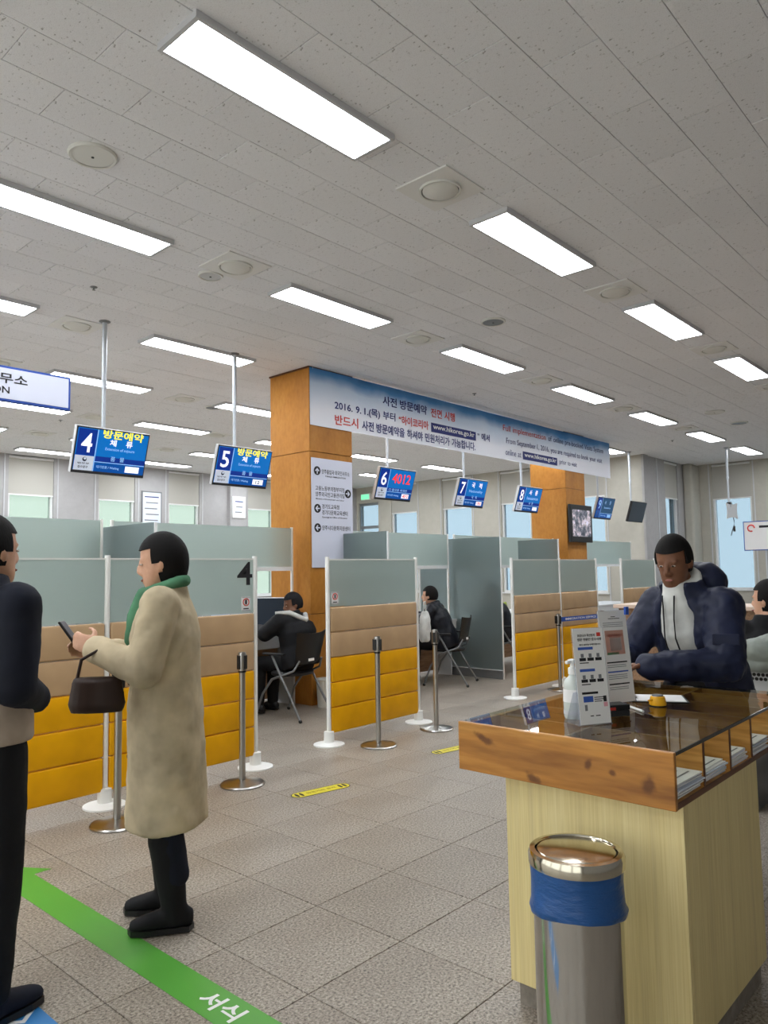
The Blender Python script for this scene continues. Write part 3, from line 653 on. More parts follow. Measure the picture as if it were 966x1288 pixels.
dt('경기도교육청', 0.155, 2.235, 0.28, 0.055); dt('경기다문화교육센터', 0.155, 2.165, 0.42, 0.055); dt('Gyeonggi-do Office of Education', 0.155, 2.125, 0.41, 0.022)
dt('양주시다문화지원센터', 0.155, 1.985, 0.46, 0.055)

# hanging sign on the left
hs = thing('hanging_sign', 'blue-bordered white sign hanging from the ceiling at the left edge', 'sign', (0, 5.5, 0))
obj('border_panel', bx(B(), -0.05, 2.555, 0.0, 0.05, 2.745, 3.0), M_signb, hs, bevel=0.003); obj('face', bx(B(), -0.03, 2.538, -0.003, 0.001, 2.762, 2.983), M_signw, hs)
text('사무소', M_ink, hs, (1.935, -0.005, 2.873), FRONT, 0.30, 0.075, 0.016); text('IMMIGRATION', M_ink, hs, (1.62, -0.005, 2.80), FRONT, 0.49, 0.05, 0.01)
for x in (0.4, 1.7): obj('hanger_rod', cone(B(), (x, 0.025, 2.99), (x, 0.025, ZC), 0.008, 0.008, 8), M_pipe, hs)

# television on the far column
tv = thing('wall_television', 'black-framed television showing a mountain picture on the far column', 'television', (12.14, 6.38, 2.25), (0, 0, 0))
obj('wall_bracket', bx(B(), -0.15, 0.15, -0.05, 0.0, -0.12, 0.12), M_black, tv); obj('frame', bx(B(), -0.40, 0.40, -0.10, -0.05, -0.30, 0.36), M_black, tv, bevel=0.008)
M_pic = mat('television_picture', (150, 140, 170), 0.3, emit=0.5); _v = coords(M_pic); _n = noise(M_pic, _v, 7, 5, 0.7)
_pc = ramp(M_pic, _n, [(0.38, (40, 46, 58)), (0.48, (96, 100, 112)), (0.56, (186, 172, 176)), (0.66, (206, 206, 230))]); setc(M_pic, _pc); M_pic.node_tree.links.new(_pc, nodes_of(M_pic)[3].inputs['Emission Color'])
obj('screen', bx(B(), -0.33, 0.33, -0.104, -0.099, -0.20, 0.27), M_pic, tv)
# notices on the back wall and sign at far right
def notice(x, z0, z1, wd, y, label, frm, lines):
    t = thing('wall_notice', label, 'notice', (x, y, 0)); z = (z0+z1)/2
    obj('frame', bx(B(), 0, wd, -0.025, 0.0, z0, z1), frm, t, bevel=0.004); obj('sheet', bx(B(), 0.03, wd-0.03, -0.028, -0.024, z0+0.03, z1-0.03), M_bluepaper, t)
    for i in range(lines): obj('print_line', bx(B(), 0.07+0.03*(i % 2), wd-0.08-0.02*(i % 3), -0.030, -0.0275, z1-0.14-0.13*i, z1-0.115-0.13*i), M_inkgrey if i else M_navyink, t)
notice(8.62, 2.55, 3.37, 0.50, 15.05, 'notice in a dark frame on the back wall between the windows', M_legsteel, 5)
notice(10.98, 2.86, 3.39, 0.39, 14.93, 'pale paper notice on the white pillar left of the wooden column', M_trim, 3)
t = thing('information_sign', 'small white sign with dark blue border and logo ring at right edge', 'sign', (13.95, 4.14, 2.0), (0, 0, -PI/2))
obj('post', cone(B(), (0.35, 0.03, -2.0), (0.35, 0.03, -0.02), 0.02, 0.02), M_pipe, t); obj('base', lathe(B(), [(0, 0), (0.2, 0), (0.2, 0.012), (0.03, 0.02), (0, 0.02)], 28, (0.35, 0.03, -2.0)), M_pipe, t)
obj('border_panel', bx(B(), 0, 0.75, 0.0, 0.03, -0.25, 0.26), M_signb, t); obj('face', bx(B(), 0.015, 0.735, -0.003, 0.001, -0.235, 0.245), M_paper, t)
rg = B(); tube(rg, [(0.13+0.055*math.cos(a*PI/8), -0.004, 0.14+0.055*math.sin(a*PI/8)) for a in range(0, 14)], 0.012, 8); obj('logo_ring', rg, M_redink, t)
obj('print_line', bx(B(), 0.26, 0.65, -0.005, -0.002, 0.14, 0.18), M_ink, t)

# ------------------------------------------------------------------ padded front partitions
def post(t, x, y=0.0, h=1.63):
    obj('post', cone(B(), (x, y, 0.0), (x, y, h), 0.019, 0.019, 16), M_white, t, smooth=0.6)
    obj('post_foot', lathe(B(), [(0, 0), (0.135, 0), (0.135, 0.010), (0.095, 0.018), (0.045, 0.026), (0.043, 0.115), (0.024, 0.118), (0, 0.118)], 32, (x, y, 0)), M_white, t, smooth=0.6)
PY = 4.835
def partition(x0, x1, label, posts=(True, True), y=PY):
    t = thing('padded_partition', label, 'partition', (x0, y, 0), group='padded partitions'); L_ = x1-x0
    if posts[0]: post(t, 0.0)
    if posts[1]: post(t, L_)
    zs = [0.095, 0.315, 0.53, 0.745, 0.965, 1.185]
    for i in range(5):
        obj('padded_strip', bx(B(), 0.022, L_-0.022, -0.022, 0.022, zs[i]+0.002, zs[i+1]-0.002), M_yel if i < 3 else M_bei, t, bevel=0.012, seg=3, smooth=1.0)
    g = obj('frosted_glass', bx(B(), 0.022, L_-0.022, -0.005, 0.005, 1.19, 1.60), M_frost, t)
    obj('glass_rail', bx(B(), 0.0, L_, -0.008, 0.008, 1.60, 1.612), M_white, t)
    return t
def nophoto(t, x, z=1.2):
    s = obj('sticker', bx(B(), x, x+0.085, -0.0075, -0.0055, z, z+0.11), M_paper, t)
    tube_ = B(); tube(tube_, [(x+0.043+0.027*math.cos(a*PI/8), -0.009, z+0.068+0.027*math.sin(a*PI/8)) for a in range(17)], 0.004, 6); obj('ban_ring', tube_, M_redink, s)
    obj('ban_icon', bx(B(), x+0.036, x+0.050, -0.0095, -0.0075, z+0.05, z+0.086), M_ink, s); obj('caption', bx(B(), x+0.018, x+0.068, -0.009, -0.0075, z+0.014, z+0.022), M_ink, s)
    for k in range(10):
        for zz in (z+0.003, z+0.102): obj('dash', bx(B(), x+0.003+0.0083*k, x+0.007+0.0083*k, -0.0085, -0.0075, zz, zz+0.004), M_ink, s)
pa = partition(1.23, 2.47, 'yellow and beige padded partition at far left behind the cream coat', (True, False), y=4.735)
pb = partition(2.47, 3.70, 'yellow and beige padded partition whose frosted glass bears a 4', y=4.735)
text('4', M_ink, pb, (3.525-2.47, -0.0065, 1.405), FRONT, 0.145, 0.18, 0.012); nophoto(pb, 3.565-2.47, 1.205)
pc = partition(4.58, 5.80, 'yellow and beige padded partition behind the two middle stanchions'); nophoto(pc, 0.04, 1.21)
partition(7.56, 8.68, 'yellow and beige padded partition left of the belted stanchions', (True, False))
partition(8.68, 9.70, 'yellow and beige padded partition directly behind the blue belt')
partition(10.50, 11.72, 'yellow and beige padded partition partly hidden behind the navy parka')

# ------------------------------------------------------------------ stanchions
def make_stanchion(label, loc, rz=0):
    t = thing('stanchion', label, 'stanchion', loc, (0, 0, rz), 'steel belt stanchions')
    obj('base', lathe(B(), [(0, 0), (0.155, 0), (0.158, 0.008), (0.150, 0.016), (0.06, 0.030), (0.028, 0.036), (0, 0.036)], 40), M_steel, t, smooth=0.5)
    obj('pole', cone(B(), (0, 0, 0.03), (0, 0, 0.80), 0.0225, 0.0225, 24), M_steel, t, smooth=0.6)
    obj('neck_ring', lathe(B(), [(0.02, 0.785), (0.028, 0.787), (0.028, 0.805), (0.02, 0.808)], 24), M_black, t, smooth=0.6)
    obj('belt_head', lathe(B(), [(0.0, 0.80), (0.030, 0.80), (0.031, 0.915), (0.026, 0.93), (0, 0.934)], 24), M_steel, t, smooth=0.5)
    for a in range(4):
        h_ = obj('belt_slot', bx(B(), 0.027, 0.042, -0.012, 0.012, 0.812, 0.908), M_black, t, bevel=0.003); h_.rotation_euler = (0, 0, a*PI/2+0.0)
    return t
ST = make_stanchion('steel stanchion in front of the middle padded partition', (4.82, 4.47, 0), 0.2)
dup(ST, (5.66, 4.50, 0), 'steel stanchion by the white post at the middle opening', 0.5)
dup(ST, (3.345, 4.43, 0), 'steel stanchion cut by the blurred area, in front of partition 4', 0.15)
dup(ST, (2.34, 4.33, 0), 'leftmost steel stanchion, left of the cream coat', 0.2)
s5 = dup(ST, (8.39, 4.71, 0), 'steel stanchion at the left end of the blue belt', 0.0)
dup(ST, (9.38, 4.60, 0), 'steel stanchion at the right end of the blue belt', 0.0)
bl = thing('queue_belt', 'blue belt lettered in white stretched between two stanchions', 'belt', (8.425, 4.707, 0.86), (0, 0, -0.111))
obj('webbing', bx(B(), 0.0, 0.925, -0.0012, 0.0012, -0.028, 0.028), M_belt, bl); text('IMMIGRATION SERVICE', M_paper, bl, (0.12, -0.0025, -0.014), FRONT, 0.68, 0.028, 0.01)
obj('belt_end', bx(B(), 0.895, 0.927, -0.006, 0.006, -0.034, 0.034), M_black, bl)

# ------------------------------------------------------------------ floor stickers
def floor_sticker(x, y, ang, label):
    t = thing('floor_sticker', label, 'sticker', (x, y, 0), (0, 0, ang), 'yellow floor stickers')
    def cap(L_, r): return [(L_/2-r+r*math.cos(a), r*math.sin(a)) for a in [(-PI/2)+PI*k/10 for k in range(11)]]+[(-L_/2+r+r*math.cos(a), r*math.sin(a)) for a in [(PI/2)+PI*k/10 for k in range(11)]]
    obj('border', prism(B(), cap(0.46, 0.058), 0.0005, 0.0013), M_ink, t); obj('face', prism(B(), cap(0.448, 0.052), 0.0013, 0.0019), M_stk_y, t)
    for s in (-1, 1):
        for k in (0, 1):
            f = B(); loft(f, [((s*(0.155+0.035*k), 0.0, 0.0019), (0.011, 0.006, 0), (0, 0.036, 0)), ((s*(0.155+0.035*k), 0.0, 0.0024), (0.011, 0.006, 0), (0, 0.036, 0))], 14); obj('footprint', f, M_ink, t)
    text('안전거리 유지', mat('olive_print', (140, 130, 40), 0.6), t, (-0.115, -0.014, 0.0022), (0, 0, 0), 0.23, 0.032)
floor_sticker(3.60, 3.885, -0.19, 'yellow oblong floor sticker on the tiles before the middle partition')
floor_sticker(5.12, 3.90, -0.16, 'yellow oblong floor sticker peeping out behind the desk corner')
t = thing('green_floor_strip', 'green guide strip with white lettering on the floor', 'sticker', (1.54, 1.2, 0))
obj('vinyl', bx(B(), 0, 0.150, 0, 2.75, 0.0004, 0.0012), M_stk_g, t); obj('arrow_head', prism(B(), [(-0.09, 2.75), (0.24, 2.75), (0.075, 3.0)], 0.0004, 0.0012), M_stk_g, t)
for s, y in (('서', 1.165), ('식', 1.055)): text(s, M_paper, t, (0.035, y, 0.0018), (0, 0, -PI/2), 0.095, 0.085, 0.02)
t = thing('blue_floor_strip', 'blue guide strip with white chevrons on the floor at lower left', 'sticker', (1.02, 1.5, 0))
obj('vinyl', bx(B(), 0, 0.18, 0, 1.31, 0.0004, 0.0012), M_stk_b, t)
for k in range(6):
    y = 1.207-0.2*k
    obj('chevron', prism(B(), [(0.165, y+0.058), (0.108, y+0.0), (0.045, y+0.05), (0.045, y+0.03), (0.108, y-0.022), (0.165, y+0.034)], 0.0013, 0.0019), M_paper, t)

# ------------------------------------------------------------------ writing desk with glass-topped tray
TX0, TX1, TY0, TY1, TZ0, TZ1 = 2.215, 3.545, 0.882, 1.662, 0.785, 0.948
dk = thing('writing_desk', 'wooden writing desk with glass-topped paper tray on a pale laminate base', 'desk', (0, 0, 0))
BX0, BX1, BY0, BY1 = 2.275, 2.985, 0.885, 1.505
obj('base_panel', bx(B(), BX0, BX0+0.018, BY0, BY1, 0.085, TZ0), M_lam, dk, bevel=0.0015); obj('base_panel', bx(B(), BX0+0.019, BX1, BY0, BY0+0.018, 0.085, TZ0), M_lam, dk, bevel=0.0015)
obj('base_panel', bx(B(), BX0+0.019, BX1, BY1-0.018, BY1, 0.085, TZ0), M_lam, dk, bevel=0.0015); obj('base_panel', bx(B(), BX1-0.018, BX1, BY0+0.019, BY1-0.019, 0.085, TZ0), M_lam, dk, bevel=0.0015)
obj('plinth', bx(B(), BX0+0.03, BX1-0.01, BY0+0.02, BY1-0.015, 0.0, 0.085), M_plinth, dk)
fp = obj('tray_end_board', bx(B(), TX0, TX0+0.018, TY0, TY1, TZ0-0.005, TZ1), M_pine, dk, bevel=0.003)
obj('tray_end_board', bx(B(), TX1-0.018, TX1, TY0, TY1, TZ0-0.005, TZ1-0.0115), M_pine, dk, bevel=0.003)
obj('tray_bottom', bx(B(), TX0+0.018, TX1-0.018, TY0+0.004, TY1, TZ0-0.003, TZ0+0.015), M_pine_x, dk); obj('bottom_lip', bx(B(), TX0+0.018, TX1-0.018, TY0+0.001, TY0+0.004, TZ0-0.003, TZ0+0.015), M_pine_dk, dk)
obj('tray_side_board', bx(B(), TX0+0.018, TX1-0.018, TY1-0.018, TY1, TZ0+0.015, TZ1-0.012), M_pine_x, dk)
obj('centre_board', bx(B(), TX0+0.018, TX1-0.018, 1.262, 1.274, TZ0+0.015, TZ1-0.012), M_pine_x, dk)
for x in (2.465, 2.715, 2.945, 3.180, 3.40):
    obj('divider', bx(B(), x-0.005, x+0.005, TY0+0.006, TY1-0.018, TZ0+0.015, TZ1-0.012), M_pine_x, dk)
    obj('divider_lip', bx(B(), x-0.006, x+0.006, TY0+0.003, TY0+0.006, TZ0+0.015, TZ1-0.012), M_pine_dk, dk)
fp.data.materials.clear(); fp.data.materials.append(M_knotty)
gt = obj('glass_top', bx(B(), TX0+0.018, TX1, TY0+0.005, TY1, TZ1-0.0105, TZ1-0.001), M_glass, dk)
obj('glass_edge', bx(B(), TX0+0.018, TX1-0.018, TY0+0.001, TY0+0.0045, TZ1-0.0115, TZ1-0.001), M_glassedge, gt)
GZ = TZ1-0.001
# paper stacks in the cubbies
def papers(x, n_, wd, lab, y0=0.884, depth=0.30, seed=0):
    rr = random.Random(seed); t = thing('paper_stack', lab, 'papers', (x, y0, TZ0+0.0155), group='form stacks in the desk cubbies')
    for k in range(n_):
        s = B(); dx, dy = rr.uniform(-0.006, 0.006), rr.uniform(0, 0.018); th = 0.0042
        z = k*(th+0.0004); g = 5; L0 = []
        for i in range(g+1):
            f = i/g
            L0.append((wd*f, 0.010*math.sin(f*PI*0.9)*(1 if k > 1 else 0.3)))
        for (u0, b0), (u1, b1) in zip(L0, L0[1:]):
            v = [s.verts.new((dx+u0, dy, z)), s.verts.new((dx+u1, dy, z)), s.verts.new((dx+u1, dy+depth, z)), s.verts.new((dx+u0, dy+depth, z)),
                 s.verts.new((dx+u0, dy, z+th)), s.verts.new((dx+u1, dy, z+th)), s.verts.new((dx+u1, dy+depth, z+th)), s.verts.new((dx+u0, dy+depth, z+th))]
            for q in ((0, 1, 2, 3), (4, 7, 6, 5), (0, 4, 5, 1), (1, 5, 6, 2), (2, 6, 7, 3), (3, 7, 4, 0)): s.faces.new([v[j] for j in q])
        o = obj('sheaf', s, M_paper if k % 3 else M_bluepaper, t, rot=(0, 0, rr.uniform(-0.03, 0.03)))
    top = n_*(0.0046)
    for i in range(4): obj('print_line', bx(B(), 0.03, wd-0.03-0.02*(i % 2), 0.03+0.03*i, 0.036+0.03*i, top, top+0.0004), M_inkgrey, t)
papers(2.250, 11, 0.195, 'tallest white form stack, in the cubby nearest the desk corner', seed=1)
papers(2.490, 9, 0.19, 'white form stack in the second cubby from the desk corner', seed=2)
papers(2.735, 8, 0.18, 'printed form stack in the third cubby from the desk corner', seed=3)
papers(2.965, 9, 0.18, 'white form stack in the fourth cubby at the picture edge', seed=4)
# acrylic leaflet stands
def stand(x, y, ang, wd, ht, label, prints):
    t = thing('leaflet_stand', label, 'leaflet stand', (x, y, GZ), (0, 0, ang), 'leaflet stands on the desk')
    lean = math.radians(-6)
    obj('acrylic_foot', bx(B(), 0, wd, -0.004, 0.085, 0.0, 0.003), M_acryl, t)
    pn = obj('acrylic_panel', bx(B(), 0, wd, -0.0015, 0.0015, 0.003, ht), M_acryl, t, rot=(lean, 0, 0))
    sh = obj('leaflet', bx(B(), 0.003, wd-0.003, -0.003, -0.0016, 0.004, ht-0.002), M_paper, t, rot=(lean, 0, 0))
    obj('acrylic_back', bx(B(), 0.0, wd, -0.001, 0.001, 0.0, ht*0.35), M_acryl, t, loc=(0, 0.082, 0.003), rot=(math.radians(24), 0, 0))
    prints(sh, wd, ht); return t
def pr1(sh, w_, h_):
    R_ = lambda n_, a, b, c, d, m: obj(n_, bx(B(), a*w_, b*w_, -0.0036, -0.003, c*h_, d*h_), m, sh)
    Tt = lambda s, a, b, c, d, m: text(s, m, sh, (a*w_, -0.0036, c*h_), FRONT, (b-a)*w_, (d-c)*h_, 0.012)
    Tt('코로나19 확산방지', .16, .72, .905, .935, M_ink); R_('red_mark', .78, .90, .905, .945, M_redink); Tt('방문 민원인 준수사항', .16, .92, .862, .892, M_ink); Tt('예약 방문을 부탁드립니다', .2, .88, .815, .832, M_ink)
    for z in (.77, .545): R_('heading_bar', .15, .62, z, z+.028, M_blueink)
    for z in (.655, .435):
        for k in range(3):
            R_('pictogram', .22+.25*k, .31+.25*k, z+.035, z+.075, M_inkgrey); R_('caption_pill', .17+.25*k, .37+.25*k, z, z+.032, M_ink)
        R_('print_line', .17, .45, z-.025, z-.015, M_ink)
    R_('heading_bar', .15, .65, .315, .338, M_ink); R_('speech_box', .18, .48, .235, .295, M_blueink); R_('pictogram', .2, .28, .15, .21, M_inkgrey); R_('pictogram', .80, .90, .23, .29, M_ink); R_('pictogram', .80, .92, .18, .225, mat('pink_print', (222, 160, 172), 0.6))
    for k in range(3): R_('print_line', .52, .86-.05*k, .275-.02*k, .283-.02*k, M_ink)
    R_('print_line', .35, .45, .09, .10, M_ink); R_('print_line', .52, .66, .09, .10, M_ink)
def pr2(sh, w_, h_):
    R_ = lambda n_, a, b, c, d, m: obj(n_, bx(B(), a*w_, b*w_, -0.0036, -0.003, c*h_, d*h_), m, sh)
    R_('print_line', .45, .6, .925, .932, M_ink); R_('print_line', .35, .75, .905, .912, M_ink); R_('picture_block', .18, .82, .52, .78, mat('salmon_print', (196, 150, 136), 0.6)); R_('picture_block', .32, .72, .56, .70, M_paper)
    R_('red_mark', .26, .80, .715, .745, M_redink); R_('picture_block', .20, .60, .52, .545, M_greenink)
    for z in (.86, .84, .82): R_('print_line', .15, .85, z, z+.006, M_inkgrey)
    for z in (.43, .33, .20): R_('heading_bar', .15, .85, z, z+.014, M_blueink if z == .33 else M_ink)
    for z in (.405, .385, .30, .28, .26, .17, .15): R_('print_line', .15, .80, z, z+.006, M_inkgrey)
stand(2.395, 1.275, -0.50, 0.130, 0.335, 'front white leaflet stand with blue heading bars on the glass desk', pr1)
s2 = stand(2.83, 1.385, -0.36, 0.155, 0.372, 'taller clear leaflet stand with faded print behind the front one', pr2)
obj('blue_clip', bx(B(), 0.115, 0.132, -0.006, 0.004, 0.352, 0.384), mat('blue_clip_plastic', (44, 84, 176), 0.4), s2)
# hand sanitizer bottle
t = thing('sanitizer_bottle', 'clear pump bottle of hand sanitizer beside the front leaflet stand', 'bottle', (2.52, 1.363, GZ))
obj('bottle', lathe(B(), [(0, 0), (0.032, 0), (0.035, 0.006), (0.036, 0.05), (0.034, 0.115), (0.030, 0.135), (0.016, 0.150), (0.013, 0.155), (0.013, 0.162), (0, 0.162)], 28), M_sanit, t, smooth=0.7)
obj('grey_label_band', lathe(B(), [(0.0362, 0.016), (0.0364, 0.016), (0.0364, 0.030), (0.0362, 0.030)], 28), M_offgrey, t); obj('label', lathe(B(), [(0.0364, 0.06), (0.0352, 0.105), (0.0354, 0.105), (0.0366, 0.06)], 28), M_paper, t)
obj('cap', lathe(B(), [(0, 0.158), (0.016, 0.158), (0.016, 0.180), (0.009, 0.184), (0.007, 0.198), (0, 0.198)], 20), M_white, t, smooth=0.6)
obj('pump_head', bx(bx(B(), -0.014, 0.014, -0.012, 0.012, 0.196, 0.212), -0.045, -0.010, -0.006, 0.006, 0.198, 0.209), M_white, t, bevel=0.003)
# black ink pad box
t = thing('ink_pad_box', 'small black box with red print on the glass behind the leaflet stand', 'box', (2.655, 1.275, GZ), (0, 0, -0.55))
obj('lower_box', bx(B(), -0.05, 0.05, -0.032, 0.032, 0, 0.022), M_dark, t, bevel=0.003); obj('lid', bx(B(), -0.051, 0.051, -0.033, 0.033, 0.0225, 0.042), M_black, t, bevel=0.003); obj('red_label', bx(B(), -0.042, -0.010, -0.0338, -0.0328, 0.024, 0.034), M_redink, t)
# yellow tape dispenser
t = thing('yellow_pot', 'small yellow desk pot with dark rim on the glass', 'pot', (2.935, 1.222, GZ))
obj('body', lathe(B(), [(0, 0.004), (0.032, 0.004), (0.033, 0.010), (0.027, 0.036), (0.024, 0.038), (0, 0.038)], 24), M_tapey, t, smooth=0.6); obj('foot_ring', lathe(B(), [(0, 0), (0.033, 0), (0.033, 0.004), (0, 0.004)], 24), M_black, t)
obj('spout', cone(B(), (-0.026, 0.012, 0.026), (-0.044, 0.020, 0.024), 0.005, 0.003, 8), M_tapey, t); obj('lid_disc', lathe(B(), [(0, 0.038), (0.022, 0.038), (0.020, 0.043), (0, 0.043)], 24), M_legsteel, t)
# clipboard / phone near the hand
t = thing('clipboard', 'dark clipboard with a pale edge lying beside the man on the desk', 'clipboard', (3.08, 1.28, GZ), (0, 0, 0.5))
obj('board', bx(B(), -0.09, 0.09, -0.11, 0.11, 0, 0.004), M_black, t, bevel=0.0015); obj('sheet', bx(B(), -0.08, 0.08, -0.10, 0.09, 0.0042, 0.006), M_paper, t); obj('clip', bx(B(), -0.03, 0.03, 0.085, 0.108, 0.006, 0.014), M_steel, t, bevel=0.002)
t = thing('ballpoint_pen', 'white pen lying on the desk glass by the yellow pot', 'pen', (2.80, 1.255, GZ+0.005), (0, 0, 0.9))
obj('barrel', cone(B(), (-0.06, 0, 0), (0.05, 0, 0), 0.005, 0.005, 10), M_white, t); obj('tip', cone(B(), (0.05, 0, 0), (0.068, 0, 0), 0.005, 0.001, 10), M_steel, t)

# ------------------------------------------------------------------ steel litter bin
t = thing('litter_bin', 'round polished steel litter bin with blue liner before the desk', 'bin', (2.025, 1.105, 0))
obj('body', lathe(B(), [(0, 0.0), (0.126, 0.0), (0.128, 0.012), (0.126, 0.02), (0.126, 0.56), (0.118, 0.56), (0.118, 0.03), (0, 0.03)], 64), M_polish, t, smooth=0.6)
lb = B(); rings = []
for i, (r, z) in enumerate(((0.1272, 0.515), (0.135, 0.518), (0.137, 0.535), (0.131, 0.552), (0.130, 0.60), (0.131, 0.645), (0.120, 0.646))):
    rings.append([lb.verts.new(((r+0.0022*math.sin(5*a+i*0.7)+0.0012*math.sin(13*a+2*i)+(0.003*math.sin(3*a) if i == 2 else 0))*math.cos(a), (r+0.0022*math.sin(5*a+i*0.7)+0.0012*math.sin(13*a+2*i))*math.sin(a), z+(0.008*math.sin(2*a+0.5) if i < 4 else 0))) for a in [2*PI*k/64 for k in range(64)]])
for a, b in zip(rings, rings[1:]):
    for k in range(64): lb.faces.new((a[k], a[(k+1) % 64], b[(k+1) % 64], b[k]))
obj('liner_bag', lb, M_bag, t, smooth=1.0)
obj('lid_ring', lathe(B(), [(0.126, 0.644), (0.136, 0.642), (0.137, 0.668), (0.132, 0.680), (0.118, 0.682), (0.114, 0.676), (0.114, 0.650)], 64), M_brass, t, smooth=0.6)
obj('swing_flap', lathe(B(), [(0, 0.668), (0.106, 0.672), (0.111, 0.674), (0.111, 0.678), (0.106, 0.680), (0, 0.681)], 64), M_brass, t, smooth=0.6)
obj('flap_well', lathe(B(), [(0, 0.655), (0.116, 0.655), (0.116, 0.658), (0, 0.658)], 48), M_black, t)

# ------------------------------------------------------------------ service booths behind the partitions
DY = 6.50; DZ = 0.80
def booth_desk(x0, x1, label):
    t = thing('booth_desk', label, 'desk', (x0, DY, 0), group='booth desks'); L_ = x1-x0
    obj('worktop', bx(B(), 0, L_, 0, 0.75, DZ-0.03, DZ), M_offgrey, t, bevel=0.004); obj('fascia', bx(B(), 0.005, L_-0.005, 0.01, 0.03, DZ-0.13, DZ-0.031), M_offgrey, t, bevel=0.002)
    obj('modesty_panel', bx(B(), 0.02, L_-0.02, 0.38, 0.40, 0.06, DZ-0.032), M_counterwood, t)
    for x in (0.012, L_-0.032): obj('end_panel', bx(B(), x, x+0.02, 0.10, 0.74, 0.0, DZ-0.032), M_offgrey, t)
def booth_screen(x0, x1, label):
    t = thing('booth_screen', label, 'glass screen', (x0, DY+0.12, DZ), group='frosted booth screens'); L_ = x1-x0
    for x in (0.012, L_-0.012): obj('upright', bx(B(), x-0.012, x+0.012, -0.012, 0.012, 0.0, 1.22), M_white, t)
    obj('lower_rail', bx(B(), 0.024, L_-0.024, -0.02, 0.02, 0.72, 0.765), M_trim, t); obj('frosted_pane', bx(B(), 0.024, L_-0.024, -0.005, 0.005, 0.766, 1.21), M_frost, t)
for x0, x1, d_ in ((1.40, 3.42, 'behind the cream coat'), (3.46, 5.74, 'of booth 4 left of the near column'), (6.52, 8.70, 'of the middle booth right of the near column'), (8.80, 11.74, 'of the booth before the far column'), (12.55, 14.9, 'right of the far column')):
    booth_desk(x0, x1, 'light grey service desk '+d_); booth_screen(x0+0.02, x1-0.02, 'white-framed frosted glass screen on the desk '+d_)
def side_glass(x, y0, y1, label, h=1.95):
    t = thing('glass_divider', label, 'glass partition', (x, y0, 0), group='frosted booth dividers')
    obj('frosted_pane', bx(B(), -0.006, 0.006, 0, y1-y0, 0.115, h), M_frostd, t); obj('bottom_rail', bx(B(), -0.022, 0.022, 0, y1-y0, 0.0, 0.115), M_legsteel, t, bevel=0.003); obj('rail_cap', bx(B(), -0.026, 0.026, 0, y1-y0, 0.1152, 0.122), M_trim, t)
    obj('end_post', bx(B(), -0.012, 0.012, -0.012, -0.0005, 0.0, h), M_trim, t)
side_glass(8.75, 5.77, 7.2, 'dark frosted glass divider right of the middle booth chair')
side_glass(6.30, 5.66, 6.36, 'frosted glass divider in front of the near wooden column')
side_glass(3.44, 5.77, 7.2, 'frosted glass divider left of booth 4')
side_glass(10.35, 5.77, 6.48, 'frosted glass divider seen beyond the blue belt')
# things on the booth 4 desk
t = thing('desktop_monitor', 'black desktop monitor turned sideways on the booth 4 desk', 'monitor', (5.50, 6.70, DZ), (0, 0, -1.05))
obj('stand_base', bx(B(), -0.11, 0.11, -0.08, 0.10, 0, 0.012), M_black, t, bevel=0.004); obj('stand_neck', bx(B(), -0.025, 0.025, 0.03, 0.06, 0.012, 0.20), M_black, t); obj('casing', bx(B(), -0.26, 0.26, -0.02, 0.028, 0.06, 0.42), M_offgrey, t, bevel=0.006); obj('screen', bx(B(), -0.25, 0.25, -0.024, -0.0205, 0.072, 0.41), M_off, t)
t = thing('document_rack', 'rack of pale paper sheets on the booth 4 desk', 'rack', (4.86, 6.76, DZ))
for i, (x, y, a, h_) in enumerate(((0.0, 0.0, 0.0, 0.42), (0.24, 0.03, 0.12, 0.46), (0.05, 0.10, -0.1, 0.34), (0.27, 0.0, 0.0, 0.26))):
    b_ = obj('backing_sheet', bx(B(), -0.11, 0.11, 0, 0.006, 0, h_), M_offgrey if i % 2 else M_bluepaper, t, loc=(x, y, 0.0), rot=(-0.14, 0, a))
    for k in range(5): obj('print_line', bx(B(), -0.08, 0.07-0.02*(k % 2), -0.001, 0.0, h_-0.06-0.04*k, h_-0.052-0.04*k), M_inkgrey, b_)
t = thing('keyboard', 'dark keyboard lying at the front of the booth 4 desk', 'keyboard', (5.20, 6.56, DZ), (0, 0, 0.1))
obj('tray', bx(B(), -0.2, 0.2, -0.05, 0.05, 0, 0.012), M_dark, t, bevel=0.003)
for r_ in range(4):
    for k in range(12): obj('key', bx(B(), -0.19+0.0318*k, -0.163+0.0318*k, -0.042+0.022*r_, -0.024+0.022*r_, 0.0121, 0.018), M_black, t)
t = thing('waste_bin', 'white round waste bin under the booth 4 desk', 'bin', (5.84, 6.22, 0))
obj('body', lathe(B(), [(0, 0), (0.085, 0), (0.10, 0.30), (0.093, 0.30), (0.08, 0.012), (0, 0.012)], 28), M_warmwhite, t, smooth=0.6); obj('rim', lathe(B(), [(0.098, 0.296), (0.106, 0.30), (0.104, 0.312), (0.093, 0.308)], 28), M_warmwhite, t, smooth=0.6)
t = thing('tote_bag', 'black bag standing on the floor behind the booth 4 chair', 'bag', (6.03, 5.98, 0), (0, 0, 0.2))
bm_ = B(); loft(bm_, [((0, 0, 0.004), (0.17, 0, 0), (0, 0.10, 0)), ((0, 0, 0.05), (0.185, 0, 0), (0, 0.115, 0)), ((0, 0, 0.22), (0.165, 0, 0), (0, 0.085, 0)), ((0, 0, 0.38), (0.13, 0, 0), (0, 0.04, 0)), ((0, 0, 0.40), (0.12, 0, 0), (0, 0.02, 0))]); obj('bag_body', remesh(bm_, 0.014, 3, 0.02, 0.12), M_blackc, t)
